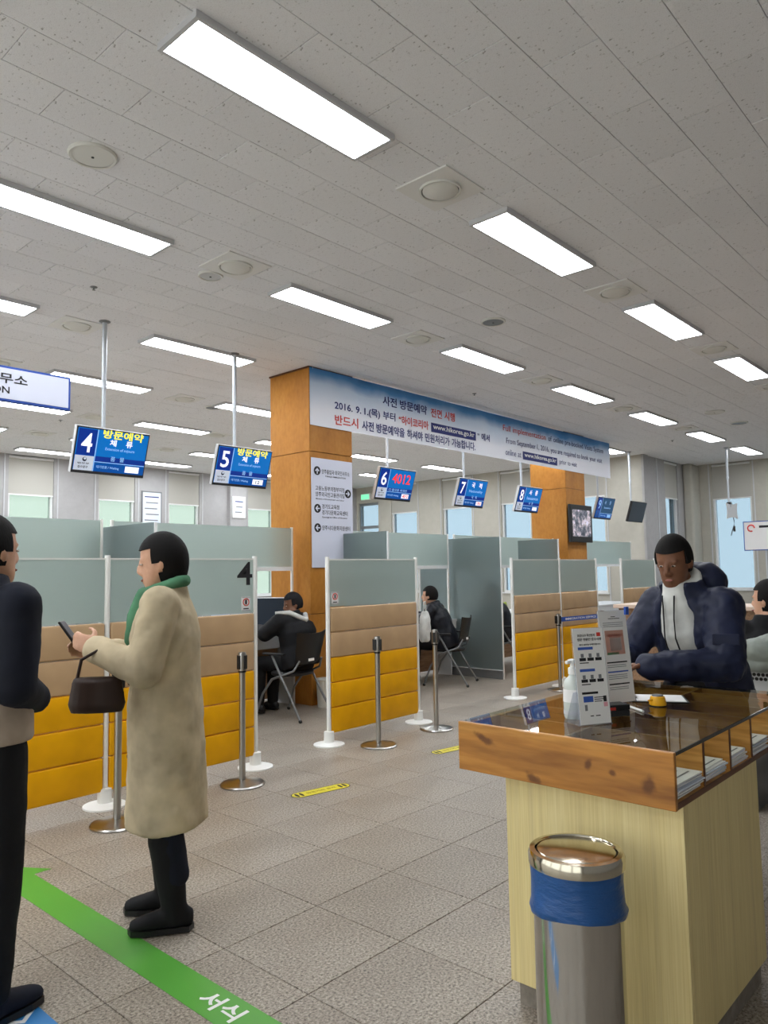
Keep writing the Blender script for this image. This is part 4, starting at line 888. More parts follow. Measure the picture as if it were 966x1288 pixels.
obj('handle', tube(B(), [(-0.07, 0, 0.39), (-0.06, 0, 0.47), (0, 0, 0.50), (0.06, 0, 0.47), (0.07, 0, 0.39)], 0.009), M_blackc, t)
# middle booth desk items
t = thing('sticky_note_block', 'lime green card on the middle booth desk', 'card', (8.35, 6.66, DZ), (0, 0, 0.3)); obj('card', bx(B(), -0.09, 0.09, -0.003, 0.003, 0, 0.16), mat('lime_card', (170, 196, 70), 0.6), t, rot=(-0.2, 0, 0)); obj('card_foot', bx(B(), -0.09, 0.09, 0.0, 0.05, 0, 0.004), M_white, t)
t = thing('sticky_note_block', 'lime green card on the desk of the booth beyond the glass divider', 'card', (10.15, 6.60, DZ), (0, 0, 0.3)); obj('card', bx(B(), -0.10, 0.10, -0.003, 0.003, 0, 0.18), MATS['lime_card'], t, rot=(-0.2, 0, 0)); obj('card_foot', bx(B(), -0.10, 0.10, 0.0, 0.05, 0, 0.004), M_white, t)

def make_chair(label, loc, rz):
    t = thing('conference_chair', label, 'chair', loc, (0, 0, rz), 'black booth chairs')
    s = B(); loft(s, [((0, 0.0, 0.432), (0.19, 0, 0), (0, 0.18, 0)), ((0, 0, 0.44), (0.225, 0, 0), (0, 0.215, 0)), ((0, 0, 0.462), (0.23, 0, 0), (0, 0.22, 0)), ((0, 0, 0.475), (0.21, 0, 0), (0, 0.20, 0))], 28); obj('seat', s, M_black, t, smooth=1.0)
    b_ = B(); rows_ = []
    for i in range(9):
        z = 0.56+0.31*i/8; row = []
        for j in range(11):
            u = -1+2*j/10; wd = 0.205+0.045*(i/8); row.append((u*wd, -0.235-0.06*(i/8)+0.05*u*u, z+0.02*u*u*(i/8)))
        rows_.append(row)
    F = [[b_.verts.new(p) for p in r] for r in rows_]; K = [[b_.verts.new((p[0], p[1]-0.012, p[2])) for p in r] for r in rows_]
    for i in range(8):
        for j in range(10):
            b_.faces.new((F[i][j], F[i][j+1], F[i+1][j+1], F[i+1][j])); b_.faces.new((K[i][j], K[i+1][j], K[i+1][j+1], K[i][j+1]))
    for i in range(8):
        b_.faces.new((F[i][0], F[i+1][0], K[i+1][0], K[i][0])); b_.faces.new((F[i][10], K[i][10], K[i+1][10], F[i+1][10]))
    for j in range(10):
        b_.faces.new((F[0][j], K[0][j], K[0][j+1], F[0][j+1])); b_.faces.new((F[8][j], F[8][j+1], K[8][j+1], K[8][j]))
    bk = obj('backrest', b_, M_black, t, smooth=1.0); obj('care_tag', bx(B(), -0.06, 0.03, -0.262, -0.254, 0.585, 0.612), M_paper, bk)
    for s_ in (-1, 1):
        x = 0.265*s_
        obj('leg', tube(B(), [(x, 0.06, 0.655), (x, -0.06, 0.44), (x, -0.20, 0.20), (x*1.05, -0.31, 0.02)], 0.0125), M_legsteel, t, smooth=1.0); obj('leg', tube(B(), [(x, -0.055, 0.45), (x, 0.06, 0.41), (x, 0.18, 0.26), (x*1.05, 0.27, 0.02)], 0.0125), M_legsteel, t, smooth=1.0)
        obj('armrest', bx(B(), x-0.026, x+0.026, -0.10, 0.17, 0.655, 0.680), M_black, t, bevel=0.010, seg=3, smooth=1.0)
        obj('back_bracket', tube(B(), [(x, -0.06, 0.45), (x*0.85, -0.19, 0.50), (x*0.72, -0.24, 0.60)], 0.011), M_legsteel, t, smooth=1.0)
        for yy in (-0.31, 0.27): obj('foot_cap', ball(B(), (x*1.05, yy, 0.018), (0.018, 0.020, 0.018)), M_black, t, smooth=1.0)
    obj('seat_crossbar', tube(B(), [(-0.265, -0.04, 0.428), (0.265, -0.04, 0.428)], 0.011), M_legsteel, t)
    return t
ch = make_chair('black chair in booth 4 under the person with the white shoulder stripe', (5.25, 6.09, 0), 0.20)
dup(ch, (8.02, 6.14, 0), 'black chair in the middle booth before the dark glass divider', 0.40)
dup(ch, (9.52, 6.18, 0), 'black chair in the booth beyond the dark glass divider', 0.45)

# ------------------------------------------------------------------ people
V = Vector
def hand(bm, wrist, d, palm_n, s, curl=0.6):
    """wrist point, direction of the hand, palm normal (side the fingers curl to), s = +1 thumb on d x n side"""
    w_, d, n = V(wrist), V(d).normalized(), V(palm_n).normalized(); l = d.cross(n).normalized()*s
    n = (n-d*n.dot(d)).normalized()
    loft(bm, [(w_-d*0.02, l*0.026, n*0.020), (w_+d*0.02, l*0.032, n*0.017), (w_+d*0.06, l*0.041, n*0.015), (w_+d*0.095, l*0.042, n*0.012)], 14)
    for i, (o, L_) in enumerate(((0.031, 0.070), (0.011, 0.080), (-0.010, 0.074), (-0.030, 0.058))):
        p = w_+d*(0.092-0.004*abs(i-1))+l*o; pts = [p]; a = 0.25*curl; dirv = d
        for f in (0.45, 0.32, 0.23):
            dirv = (d*math.cos(a)+n*math.sin(a)); p = p+dirv*L_*f; pts.append(p); a += curl
        chain(bm, pts, (0.0095, 0.009, 0.008, 0.007), 8)
    p = w_+d*0.025+l*0.030; q = p+(d*0.55+l*0.7+n*0.3).normalized()*0.040; r = q+(d*0.85+l*0.15+n*0.5).normalized()*0.033; s_ = r+(d*0.9-l*0.1+n*0.5).normalized()*0.024
    chain(bm, [p, q, r, s_], (0.015, 0.0115, 0.010, 0.008), 8)
def head_mesh(bm, c, yaw, pitch, R_=None, grow=0.0):
    M_ = Matrix.Rotation(yaw, 3, 'Z') @ Matrix.Rotation(pitch, 3, 'X'); c = V(c)
    def P(x, y, z): return c + M_ @ V((x, y, z))
    rings = []
    for z, wx, yb, yf in ((-0.120, 0.030, 0.0, 0.070), (-0.105, 0.048, -0.010, 0.086), (-0.075, 0.060, -0.045, 0.090), (-0.045, 0.067, -0.075, 0.088), (-0.01, 0.073, -0.095, 0.088), (0.03, 0.077, -0.102, 0.090), (0.07, 0.074, -0.096, 0.084), (0.10, 0.058, -0.075, 0.062), (0.118, 0.030, -0.045, 0.030)):
        rings.append((P(0, (yb+yf)/2, z), M_ @ V((wx, 0, 0)), M_ @ V((0, (yf-yb)/2, 0))))
    loft(bm, rings, 24)
    chain(bm, [P(0, 0.088, 0.018), P(0, 0.104, -0.022), P(0, 0.098, -0.032)], (0.010, 0.013, 0.012), 10)
    for s in (-1, 1):
        ball(bm, P(s*0.012, 0.096, -0.034), 0.010, 8, 6); ball(bm, P(s*0.030, 0.076, 0.024), (0.022, 0.012, 0.008), 10, 6)
        m = Matrix.Translation(P(s*0.079, -0.008, -0.008)) @ M_.to_4x4() @ Matrix.Diagonal((0.011, 0.020, 0.032, 1)); bmesh.ops.create_uvsphere(bm, u_segments=10, v_segments=8, radius=1, matrix=m)
    ball(bm, P(0, 0.086, -0.072), (0.022, 0.011, 0.012), 10, 6)
    return P, M_
def person(name, label, loc, rz, J, wear, skin, voxel=0.009, hat=None, hair=True):
    t = thing(name, label, 'person', loc, (0, 0, rz), 'people in the office')
    g = lambda k: V(J[k])
    lat = (g('shR')-g('shL')).normalized(); up = (g('neck')-g('pel')).normalized(); fwd = up.cross(lat).normalized()
    chest, pel, neck = g('chest'), g('pel'), g('neck')
    mid = (chest+pel)/2
    b = B()
    P, HM = head_mesh(b, J['head'], J.get('yaw', 0), J.get('pitch', 0))
    chain(b, [neck-up*0.03, (g('head')+neck)/2, g('head')-V((0, 0.01, 0.05))], (0.060, 0.054, 0.056))
    loft(b, [(pel-up*0.08, lat*0.12, fwd*0.085), (pel, lat*0.165, fwd*0.11), (mid, lat*0.135, fwd*0.095), (chest, lat*0.165, fwd*0.11), (chest+up*0.10, lat*0.165, fwd*0.095), (neck-up*0.02, lat*0.08, fwd*0.06)])
    for s in 'LR':
        chain(b, [g('sh'+s), g('el'+s), g('wr'+s)], (0.050, 0.040, 0.028)); chain(b, [g('hip'+s), g('kn'+s), g('an'+s)], (0.080, 0.055, 0.032)); chain(b, [g('an'+s)-V((0, 0, 0.02)), g('an'+s).lerp(g('toe'+s), 0.45)-V((0, 0, 0.012))], (0.030, 0.018))
        hand(b, J['wr'+s], J['hd'+s], J.get('pn'+s, (0, 0, -1)), J.get('hs'+s, 1), J.get('curl', 0.5))
    obj('body', remesh(b, voxel, 3), skin, t)
    for s in (-1, 1):
        e = obj('eye', ball(B(), P(s*0.030, 0.0835, 0.004), (0.011, 0.0075, 0.0045), 12, 8), M_eyew, t, smooth=1.0); obj('iris', ball(B(), P(s*0.030, 0.0895, 0.004), (0.0062, 0.003, 0.0046), 10, 8), M_iris, e, smooth=1.0)
    obj('mouth', ball(B(), P(0, 0.094, -0.066), (0.022, 0.006, 0.006), 12, 6), M_lips, t, smooth=1.0)
    if hair:
        h_ = B(); bmesh.ops.create_uvsphere(h_, u_segments=32, v_segments=22, radius=1.0)
        drop = J.get('hairlen', 0.0)
        for v in h_.verts:
            x, y, z = v.co; k = 1.0
            v.co = V((x*0.088, y*0.112-0.010, z*0.125+0.016))
            if drop and v.co.z < 0.0 and v.co.y < 0.03: v.co.z *= 1+drop
        bmesh.ops.delete(h_, geom=[f for f in h_.faces if (f.calc_center_median().y > 0.035 and f.calc_center_median().z < 0.075) or (f.calc_center_median().z < -0.055*(1+drop*2)) or (f.calc_center_median().y > 0.0 and f.calc_center_median().z < 0.0)], context='FACES')
        ex = bmesh.ops.solidify(h_, geom=h_.faces[:], thickness=0.014)
        for v in h_.verts: v.co = P(*v.co)
        obj('hair', h_, hat or M_hair, t, smooth=1.2)
    for w_ in wear: w_(t, g, lat, up, fwd, J)
    return t
def jacket(m, hem=0.10, puff=1.0, collar=True, sl=1.0, vox=0.013, disp=0.012, name='jacket', hood=None, hz=None):
    def f(t, g, lat, up, fwd, J):
        b = B(); pel, chest, neck = g('pel'), g('chest'), g('neck'); mid = (pel+chest)/2; p = puff
        loft(b, [(pel-up*hem, lat*0.205*p, fwd*0.150*p), (pel+up*max(0.01, 0.03-hem), lat*0.205*p, fwd*0.150*p), (pel+up*max(0.17, 0.06-hem), lat*0.185*p, fwd*0.140*p), (chest, lat*0.205*p, fwd*0.145*p), (chest+up*0.10, lat*0.195*p, fwd*0.125*p), (neck-up*0.035, lat*0.105, fwd*0.085), (neck+up*0.005, lat*0.080, fwd*0.075)], 28)
        for s in 'LR':
            sh, el, wr = g('sh'+s), g('el'+s), g('wr'+s); hd = V(J['hd'+s]).normalized()
            chain(b, [chest+up*0.09+(sh-chest-up*0.09)*0.5, sh, el, wr-hd*0.0], (0.085*p, 0.080*p*sl, 0.068*p*sl, 0.052*p*sl), 16)
        if collar: loft(b, [(neck-up*0.04, lat*0.105, fwd*0.095), (neck+up*0.045, lat*0.088, fwd*0.088)], 24)
        if hood: ball(b, neck-fwd*0.11+up*0.0, (0.13, 0.075, 0.085), 18, 12)
        o = obj(name, remesh(b, vox, 4, disp, 0.11), m, t)
        return o
    return f
def trousers(m, name='trousers', k=1.0, cut=0.02):
    def f(t, g, lat, up, fwd, J):
        b = B(); pel = g('pel'); ball(b, pel-up*0.02, (0.17, 0.125, 0.12), 18, 12)
        for s in 'LR': chain(b, [g('hip'+s), g('kn'+s), g('an'+s)+V((0, 0, cut))], (0.102*k, 0.078*k, 0.062*k), 16)
        obj(name, remesh(b, 0.013, 3, 0.010, 0.12), m, t)
    return f
def shoes(m, high=0.0, name='shoe', sole=None):
    def f(t, g, lat, up, fwd, J):
        for s in 'LR':
            a, toe = g('an'+s), g('toe'+s); d = (toe-a); d.z = 0; d.normalize(); l = V((-d.y, d.x, 0)); z0 = min(a.z-0.085, toe.z-0.035); b = B()
            zz = lambda p, z: V((p.x, p.y, z0+z))
            loft(b, [(zz(a-d*0.075, 0.045), l*0.030, V((0, 0, 0.030))), (zz(a-d*0.055, 0.050), l*0.037, V((0, 0, 0.040))), (zz(a+d*0.03, 0.052), l*0.042, V((0, 0, 0.045))), (zz(a+d*0.10, 0.042), l*0.047, V((0, 0, 0.034))), (zz(a+d*0.16, 0.034), l*0.043, V((0, 0, 0.024))), (zz(a+d*0.185, 0.030), l*0.025, V((0, 0, 0.016)))], 16)
            kn = (g('kn'+s)-a).normalized(); chain(b, [zz(a, 0.055), zz(a, 0.085)+kn*(0.03+high)], (0.050, 0.052 if not high else 0.076), 14)
            o = obj(name, remesh(b, 0.010, 3), m, t)
            pts = [(a-d*0.078), (a-d*0.06)+l*0.040, (a+d*0.05)+l*0.044, (a+d*0.12)+l*0.049, (a+d*0.175)+l*0.036, (a+d*0.192), (a+d*0.175)-l*0.036, (a+d*0.12)-l*0.049, (a+d*0.05)-l*0.044, (a-d*0.06)-l*0.040]
            obj('sole', prism(B(), [(p.x, p.y) for p in pts], z0, z0+0.022), sole or M_black, o)
    return f
def piece(name, m, build, vox=0.011, disp=0.006):
    def f(t, g, lat, up, fwd, J):
        b = B(); build(b, g, lat, up, fwd); obj(name, remesh(b, vox, 3, disp, 0.08), m, t)
    return f
def stand_pose(H=1.70, **k):
    s = H/1.70
    J = dict(pel=(0, 0, 0.95*s), chest=(0, 0.0, 1.25*s), neck=(0, -0.01, 1.46*s), head=(0, 0.02, 1.585*s), shL=(-0.175, 0, 1.395*s), shR=(0.175, 0, 1.395*s), elL=(-0.22, -0.02, 1.12*s), elR=(0.22, -0.02, 1.12*s), wrL=(-0.21, 0.10, 0.90*s), wrR=(0.21, 0.10, 0.90*s),
             hdL=(0, 0.35, -1), hdR=(0, 0.35, -1), pnL=(1, 0, 0), pnR=(-1, 0, 0), hipL=(-0.09, 0, 0.90*s), hipR=(0.09, 0, 0.90*s), knL=(-0.09, 0.02, 0.50*s), knR=(0.09, 0.02, 0.50*s), anL=(-0.09, 0, 0.09), anR=(0.09, 0, 0.09), toeL=(-0.10, 0.17, 0.04), toeR=(0.10, 0.17, 0.04))
    J.update(k); return J
def sit_pose(lean=0.10, **k):
    J = dict(pel=(0, -0.06, 0.56), chest=(0, -0.02+lean*0.6, 0.84), neck=(0, 0.0+lean, 1.03), head=(0, 0.04+lean*1.2, 1.155), shL=(-0.175, lean*0.9, 0.975), shR=(0.175, lean*0.9, 0.975), elL=(-0.23, 0.14+lean*0.5, 0.76), elR=(0.23, 0.14+lean*0.5, 0.76), wrL=(-0.12, 0.36, 0.83), wrR=(0.12, 0.36, 0.83),
             hdL=(0.3, 1, 0), hdR=(-0.3, 1, 0), pnL=(0, 0, -1), pnR=(0, 0, -1), hipL=(-0.09, 0.0, 0.535), hipR=(0.09, 0.0, 0.535), knL=(-0.12, 0.40, 0.53), knR=(0.12, 0.40, 0.53), anL=(-0.12, 0.42, 0.09), anR=(0.12, 0.42, 0.09), toeL=(-0.13, 0.58, 0.04), toeR=(0.13, 0.58, 0.04))
    J.update(k); return J

# cream-coated person
def long_coat(b, g, lat, up, fwd):
    pel, chest, neck = g('pel'), g('chest'), g('neck')
    loft(b, [((0, -0.01, 0.42), (0.235, 0, 0), (0, 0.175, 0)), ((0, -0.01, 0.70), (0.215, 0, 0), (0, 0.165, 0)), (pel, lat*0.205, fwd*0.160), ((pel+chest)/2, lat*0.195, fwd*0.150), (chest, lat*0.215, fwd*0.155), (chest+up*0.10, lat*0.200, fwd*0.130), (neck-up*0.03, lat*0.11, fwd*0.09), (neck+up*0.02, lat*0.09, fwd*0.085)], 28)
    for s in 'LR': chain(b, [chest+up*0.09, g('sh'+s), g('el'+s), g('wr'+s)], (0.09, 0.086, 0.074, 0.062), 16)
def scarf(b, g, lat, up, fwd):
    n = g('neck'); tube(b, [n+lat*0.078*math.cos(a)+fwd*(0.082*math.sin(a)+0.012)+up*(0.012-0.03*math.sin(a)) for a in [2*PI*k/16 for k in range(17)]], 0.030, 10); chain(b, [n+fwd*0.10-up*0.03, n+fwd*0.135-up*0.12, n+fwd*0.15-up*0.22], (0.045, 0.042, 0.036))
woman = person('person', 'person in a long cream coat with green scarf and black boots', (1.84, 2.99, 0), math.radians(50),
    stand_pose(1.66, elL=(-0.25, 0.05, 1.10), elR=(0.25, 0.05, 1.10), wrL=(-0.10, 0.27, 1.18), wrR=(0.08, 0.29, 1.15), hdL=(0.35, 0.8, 0.3), hdR=(-0.3, 0.9, 0.2), pnL=(1, 0, 0), pnR=(-1, 0, 0), hsL=-1, yaw=0.0, pitch=-0.15, curl=0.6, hairlen=0.3, toeR=(0.10, 0.17, 0.04), anR=(0.09, 0.0, 0.09), anL=(-0.10, -0.06, 0.09), toeL=(-0.11, 0.11, 0.04), knL=(-0.09, 0.0, 0.5)),
    [trousers(M_navyd, cut=0.14), shoes(M_blackc, 0.26, 'boot'), piece('coat', M_cream, long_coat, 0.013, 0.016), piece('scarf', M_green_k, scarf)], M_skin, hat=M_hair)
def front_strap(b, g, lat, up, fwd): pass
for z in (0.70, 0.86, 1.02, 1.14): obj('button', ball(B(), (0.02, 0.158, z), (0.014, 0.010, 0.014), 10, 6), M_pine_dk, woman, smooth=1.0)
ph = thing('mobile_phone', 'dark phone held in both hands by the person in the cream coat', 'phone', (1.84-0.405*math.sin(math.radians(50)), 2.99+0.405*math.cos(math.radians(50)), 1.235), (math.radians(-35), 0, math.radians(50)))
obj('case', bx(B(), -0.038, 0.038, -0.005, 0.005, -0.075, 0.075), M_black, ph, bevel=0.003); obj('screen', bx(B(), -0.034, 0.034, -0.0062, -0.0052, -0.068, 0.068), M_off, ph)
hb = thing('handbag', 'dark brown handbag hanging from the arm of the cream coat', 'bag', (1.84-0.25*math.sin(math.radians(50))-0.18*math.cos(math.radians(50)), 2.99+0.25*math.cos(math.radians(50))-0.18*math.sin(math.radians(50)), 0.93), (0, 0, math.radians(50))); hb.scale = (0.8, 0.8, 0.8)
M_hbag = leather('dark_brown_leather', (58, 44, 38))
bm_ = B(); loft(bm_, [((0, 0, 0), (0.05, 0, 0), (0, 0.13, 0)), ((0, 0, 0.04), (0.06, 0, 0), (0, 0.145, 0)), ((0, 0, 0.16), (0.045, 0, 0), (0, 0.125, 0)), ((0, 0, 0.18), (0.02, 0, 0), (0, 0.115, 0))]); obj('bag_body', remesh(bm_, 0.009, 3), M_hbag, hb)
obj('strap', tube(B(), [(0, -0.10, 0.17), (0, -0.08, 0.27), (0, 0.0, 0.315), (0, 0.08, 0.27), (0, 0.10, 0.17)], 0.009), M_hbag, hb)

# person cut by the left edge
def hem_sweater(b, g, lat, up, fwd):
    pel = g('pel'); loft(b, [(pel-up*0.02, lat*0.205, fwd*0.150), (pel+up*0.08, lat*0.200, fwd*0.150), (pel+up*0.22, lat*0.195, fwd*0.145)], 24)
person('person', 'person in dark jacket and black trousers cut off by the left picture edge', (1.02, 2.84, 0), math.radians(-75),
    stand_pose(1.70, elR=(0.21, -0.03, 1.13), wrR=(0.10, 0.14, 1.06), hdR=(-0.8, 0.5, 0.1), elL=(-0.21, -0.03, 1.13), wrL=(-0.10, 0.14, 1.04), hdL=(0.8, 0.5, 0.1)),
    [trousers(M_blackc), shoes(M_navyd), jacket(M_navyd, -0.16, 1.06, hood=True), piece('sweater_hem', M_beigec, hem_sweater)], M_skin)

# man leaning on the desk
def hoodie(b, g, lat, up, fwd):
    pel, chest, neck = g('pel'), g('chest'), g('neck')
    loft(b, [(pel+up*0.05, lat*0.15, fwd*0.12), ((pel+chest)/2, lat*0.15, fwd*0.125), (chest+fwd*0.045, lat*0.13, fwd*0.135), (chest+up*0.09+fwd*0.04, lat*0.115, fwd*0.115), (neck+fwd*0.035, lat*0.080, fwd*0.080), (neck+up*0.05+fwd*0.02, lat*0.075, fwd*0.075)], 24)
    tube(b, [neck+lat*0.088*math.cos(a)+fwd*(0.075*math.sin(a)+0.005)+up*(0.020-0.05*math.sin(a)) for a in [PI*0.1+2*PI*0.8*k/16+PI*0.5-PI*0.4 for k in range(17)]], 0.024, 10)
def parka(b, g, lat, up, fwd):
    pel, chest, neck = g('pel'), g('chest'), g('neck'); mid = (pel+chest)/2; n = 26
    # open-fronted shell: two front leaves and a back, lofted as thick C sections
    secs = [(pel-up*0.14, 0.225, 0.175, 0.55), (pel, 0.225, 0.175, 0.5), (mid, 0.215, 0.170, 0.48), (chest, 0.230, 0.170, 0.50), (chest+up*0.10, 0.215, 0.150, 0.55), (neck-up*0.03, 0.125, 0.110, 0.65), (neck+up*0.045, 0.115, 0.105, 0.75)]
    O, I = [], []
    for c, a, d, gp in secs:
        o_, i_ = [], []
        for k in range(n+1):
            th = PI/2+gp+(2*PI-2*gp)*k/n
            u = lat*math.cos(th); v_ = fwd*math.sin(th)
            o_.append(b.verts.new(c+u*a+v_*d)); i_.append(b.verts.new(c+u*(a-0.045)+v_*(d-0.045)))
        O.append(o_); I.append(i_)
    for (p, q) in ((O, 1), (I, -1)):
        for r0, r1 in zip(p, p[1:]):
            for k in range(n):
                f = (r0[k], r0[k+1], r1[k+1], r1[k]); b.faces.new(f if q > 0 else f[::-1])
    for i in range(len(secs)-1):
        b.faces.new((O[i][0], O[i+1][0], I[i+1][0], I[i][0])); b.faces.new((O[i][n], I[i][n], I[i+1][n], O[i+1][n]))
    for k in range(n):
        b.faces.new((O[0][k], I[0][k], I[0][k+1], O[0][k+1])); b.faces.new((O[-1][k], O[-1][k+1], I[-1][k+1], I[-1][k]))
    for s in 'LR':
        sh, el, wr = g('sh'+s), g('el'+s), g('wr'+s)
        chain(b, [sh+(chest+up*0.06-sh)*0.25, sh, (sh+el)/2, el, (el+wr)/2, wr], (0.095, 0.098, 0.092, 0.082, 0.075, 0.062), 18)
    m_ = Matrix.Translation(neck-fwd*0.13-up*0.01) @ Matrix.Diagonal((0.15, 0.09, 0.10, 1)); bmesh.ops.create_uvsphere(b, u_segments=18, v_segments=12, radius=1, matrix=m_)
MJ = stand_pose(1.70, pel=(0, -0.10, 0.93), chest=(0, -0.03, 1.20), neck=(0, 0.04, 1.385), head=(0.0, 0.10, 1.515), shL=(-0.185, 0.0, 1.30), shR=(0.185, 0.0, 1.30), elL=(-0.27, 0.10, 1.038), elR=(0.27, 0.16, 1.038), wrL=(-0.045, 0.36, 1.028), wrR=(0.13, 0.42, 1.028),
    hdL=(0.9, 0.5, -0.05), hdR=(-0.75, 0.5, -0.05), pnL=(0.0, 0.35, -1), pnR=(0.0, 0.35, -1), hsR=-1, curl=0.55, yaw=0.30, pitch=-0.30, hipL=(-0.09, -0.10, 0.88), hipR=(0.09, -0.10, 0.88), knL=(-0.09, -0.10, 0.5), knR=(0.09, -0.10, 0.5), anL=(-0.09, -0.16, 0.09), anR=(0.09, -0.16, 0.09), toeL=(-0.10, 0.01, 0.04), toeR=(0.10, 0.01, 0.04))
man = person('person', 'person in a navy parka over a white hoodie leaning on the glass desk', (3.815, 1.405, 0), math.radians(72), MJ, [trousers(M_blackc), shoes(M_navyd), piece('hoodie', M_whitec, hoodie, 0.011, 0.010), piece('parka', M_navy, parka, 0.011, 0.030)], M_skin2, voxel=0.007)
_g = lambda k: V(MJ[k]); _lat = V((1, 0, 0)); _up = (_g('neck')-_g('pel')).normalized(); _fw = _up.cross(_lat).normalized()
for s in (-1, 1):
    n_ = _g('neck'); c_ = _g('chest'); obj('drawstring', tube(B(), [n_+_lat*s*0.035+_fw*0.118+_up*0.0, c_+_up*0.09+_lat*s*0.030+_fw*0.166, c_+_lat*s*0.032+_fw*0.190, c_-_up*0.06+_lat*s*0.036+_fw*0.186], 0.004, 6), M_ink, man)
for s, sg in (('L', -1),):
    sh, el = _g('sh'+s), _g('el'+s); m_ = sh.lerp(el, 0.55); d_ = (el-sh).normalized(); fl_ = B()
    out = V((-0.95, -0.1, 0.0)); 
    out = V((-0.61, 0.79, 0)); box(fl_, m_+out*0.097, (0.115, 0.012, 0.05), Matrix.Rotation(math.atan2(0.61, 0.79), 3, 'Z')); obj('pocket_flap', fl_, M_navy, man, bevel=0.004)
sk = obj('tee_shirt_hem', bx(B(), -0.10, 0.10, 0.02, 0.04, 0.98, 1.02), M_blackc, man)

# seated visitors
def stripe(t, g, lat, up, fwd, J):
    n = g('neck'); b = B(); pts = [g('shL')+up*0.10+fwd*0.03, g('shL')*0.6+n*0.4-fwd*0.08+up*0.055, n-fwd*0.165-up*0.09, g('shR')*0.45+n*0.55-fwd*0.135-up*0.035, g('shR')*0.8+n*0.2-fwd*0.11+up*0.03]
    q = []
    for i in range(len(pts)-1):
        for k in range(4): q.append(pts[i].lerp(pts[i+1], k/4))
    q.append(pts[-1]); tube(b, q, 0.027, 8); obj('white_stripe', b, M_whitec, t, smooth=1.0)
person('person', 'seated person in a black jacket with white shoulder stripe in booth 4', (5.33, 6.12, 0), 0.20,
    sit_pose(0.10, yaw=1.0, pitch=-0.2, head=(0.10, 0.12, 1.15), neck=(0.05, 0.08, 1.03), chest=(0.03, 0.0, 0.84), elL=(-0.27, 0.20, 0.86), wrL=(-0.10, 0.42, 0.885), wrR=(0.14, 0.42, 0.885), elR=(0.27, 0.18, 0.86)), [trousers(M_blackc), shoes(M_black), jacket(M_blackc, 0.06, 1.22), stripe], M_skin2, hat=M_blackc)
p5 = person('person', 'seated person in a black puffer jacket in the middle booth', (7.98, 6.22, 0), 0.42,
    sit_pose(0.10, elL=(-0.26, 0.18, 0.86), elR=(0.26, 0.18, 0.86), wrL=(-0.10, 0.40, 0.885), wrR=(0.10, 0.40, 0.885)), [trousers(M_blackc), shoes(M_black), jacket(M_puff, 0.10, 1.12, disp=0.02)], M_skin)
person('person', 'seated person in dark clothes in the booth beyond the dark glass divider', (9.50, 6.26, 0), 0.45,
    sit_pose(0.10, elL=(-0.26, 0.18, 0.86), elR=(0.26, 0.18, 0.86), wrL=(-0.10, 0.40, 0.885), wrR=(0.10, 0.40, 0.885)), [trousers(M_jean), shoes(M_black), jacket(M_puff, 0.10, 1.08, disp=0.02)], M_skin)
t = thing('white_bag', 'white bag hanging beside the seated visitor in the middle booth', 'bag', (7.43, 6.06, 0.60), (0, 0, 0.4))
bm_ = B(); loft(bm_, [((0, 0, 0), (0.10, 0, 0), (0, 0.05, 0)), ((0, 0, 0.05), (0.12, 0, 0), (0, 0.07, 0)), ((0, 0, 0.30), (0.12, 0, 0), (0, 0.06, 0)), ((0, 0, 0.38), (0.09, 0, 0), (0, 0.03, 0))]); obj('bag_body', remesh(bm_, 0.013, 3, 0.02, 0.1), M_whitec, t); obj('strap', tube(B(), [(-0.06, 0, 0.36), (-0.04, 0, 0.50), (0.04, 0, 0.50), (0.06, 0, 0.36)], 0.008), M_whitec, t)

# ------------------------------------------------------------------ right edge: bench, seated person, counter
BXR, BYR = 4.95, 0.55
t = thing('steel_bench', 'perforated steel waiting bench with black top rail behind the desk', 'bench', (BXR, BYR, 0), (0, 0, PI/2))
obj('top_pad', bx(B(), -0.2, 1.05, -0.03, 0.03, 0.845, 0.905), M_black, t, bevel=0.012, seg=3, smooth=1.0)
obj('back_panel', bx(B(), -0.2, 1.05, -0.006, 0.006, 0.52, 0.845), M_offgrey, t)
hl = 0
for r_ in range(2):
    for k in range(26):
        obj('perforation', lathe(B(), [(0, 0), (0.011, 0), (0.011, 0.001), (0, 0.001)], 8), M_darkhole, t, loc=(0.40+0.025*k+0.012*(r_ % 2), 0.0065, 0.828-0.026*r_), rot=(-PI/2, 0, 0)); hl += 1
obj('seat_pan', bx(B(), -0.2, 1.05, -0.50, -0.02, 0.42, 0.44), M_offgrey, t, bevel=0.005)
for x in (-0.1, 0.95): obj('leg', bx(B(), x-0.02, x+0.02, -0.42, 0.0, 0.0, 0.42), M_legsteel, t, bevel=0.004); obj('back_strut', bx(B(), x-0.015, x+0.015, -0.02, 0.004, 0.42, 0.86), M_legsteel, t)
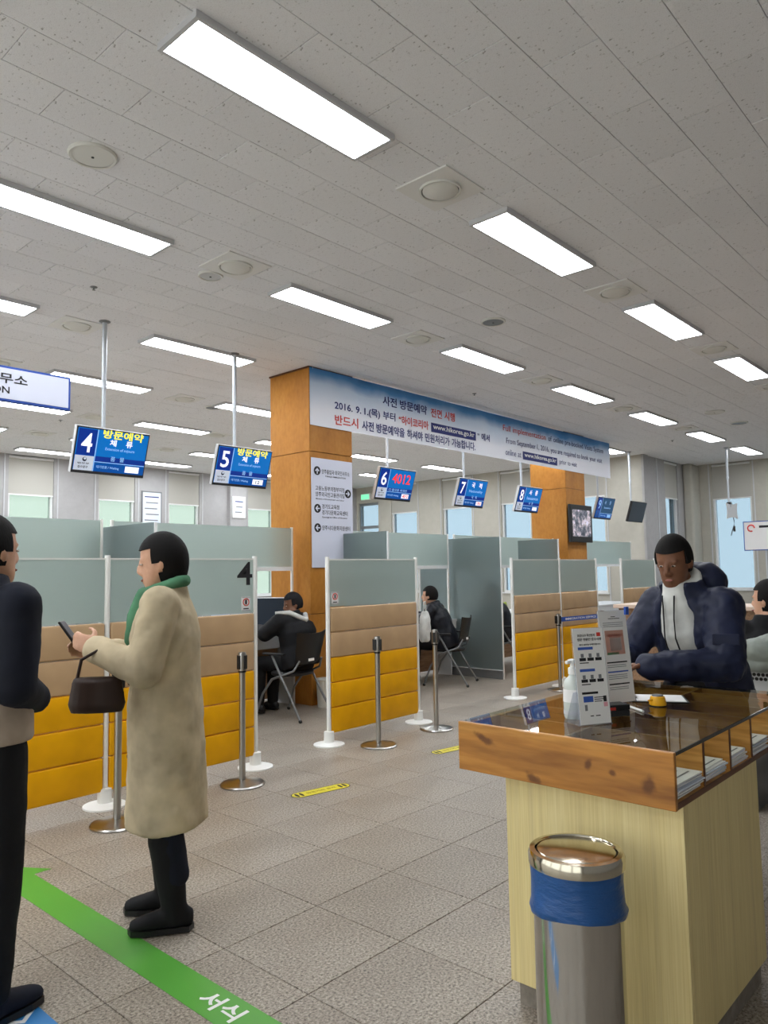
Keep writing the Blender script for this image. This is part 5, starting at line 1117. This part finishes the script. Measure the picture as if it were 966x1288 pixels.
person('person', 'seated person in black at the right picture edge on the steel bench', (5.22, 1.42, 0), math.radians(-80),
    sit_pose(-0.02, neck=(0, -0.02, 1.13), chest=(0, -0.03, 0.92), head=(0, 0.02, 1.265), shL=(-0.175, -0.02, 1.07), shR=(0.175, -0.02, 1.07), yaw=1.2, hairlen=0.2, wrL=(-0.12, 0.30, 0.66), wrR=(0.12, 0.30, 0.66), pel=(0, -0.06, 0.58), hipL=(-0.09, 0, 0.56), hipR=(0.09, 0, 0.56)), [trousers(M_blackc), shoes(M_black, sole=M_white), jacket(M_blackc, 0.06, 1.05)], M_skin)
t = thing('draped_jacket', 'grey-green padded jacket draped over the bench back at right edge', 'jacket', (4.90, 1.28, 0.86), (0, 0, PI/2))
bm_ = B()
loft(bm_, [((0.02, 0.02, 0.035), (0.36, 0, 0), (0, 0.10, 0)), ((0.0, 0.02, 0.07), (0.36, 0, 0.0), (0, 0.13, 0)), ((-0.02, 0.0, 0.14), (0.33, 0, -0.02), (0, 0.12, 0)), ((-0.08, -0.01, 0.21), (0.26, 0, -0.03), (0, 0.09, 0)), ((-0.12, -0.02, 0.25), (0.16, 0, -0.02), (0, 0.05, 0))], 28)
chain(bm_, [(0.22, 0.08, 0.10), (0.10, 0.14, 0.14), (-0.10, 0.13, 0.10)], (0.07, 0.065, 0.055)); chain(bm_, [(0.28, 0.06, 0.08), (0.12, 0.13, 0.055), (-0.20, 0.11, 0.055)], (0.05, 0.05, 0.045))
obj('jacket_body', remesh(bm_, 0.011, 2, 0.03, 0.10), M_sage, t)
t = thing('service_counter', 'brown wood-fronted counter with pale top behind the person in the parka', 'counter', (7.5, 0.9, 0))
for k in range(5): obj('front_panel', bx(B(), 0.0, 0.02, 0.52*k, 0.52*k+0.515, 0.08, 1.07), M_counterwood, t, bevel=0.002)
obj('carcass', bx(B(), 0.022, 0.55, 0.01, 2.59, 0.0, 1.07), M_pine_dk, t); obj('worktop', bx(B(), -0.06, 0.60, -0.03, 2.63, 1.072, 1.11), mat('salmon_laminate', (214, 190, 172), 0.4), t, bevel=0.004)
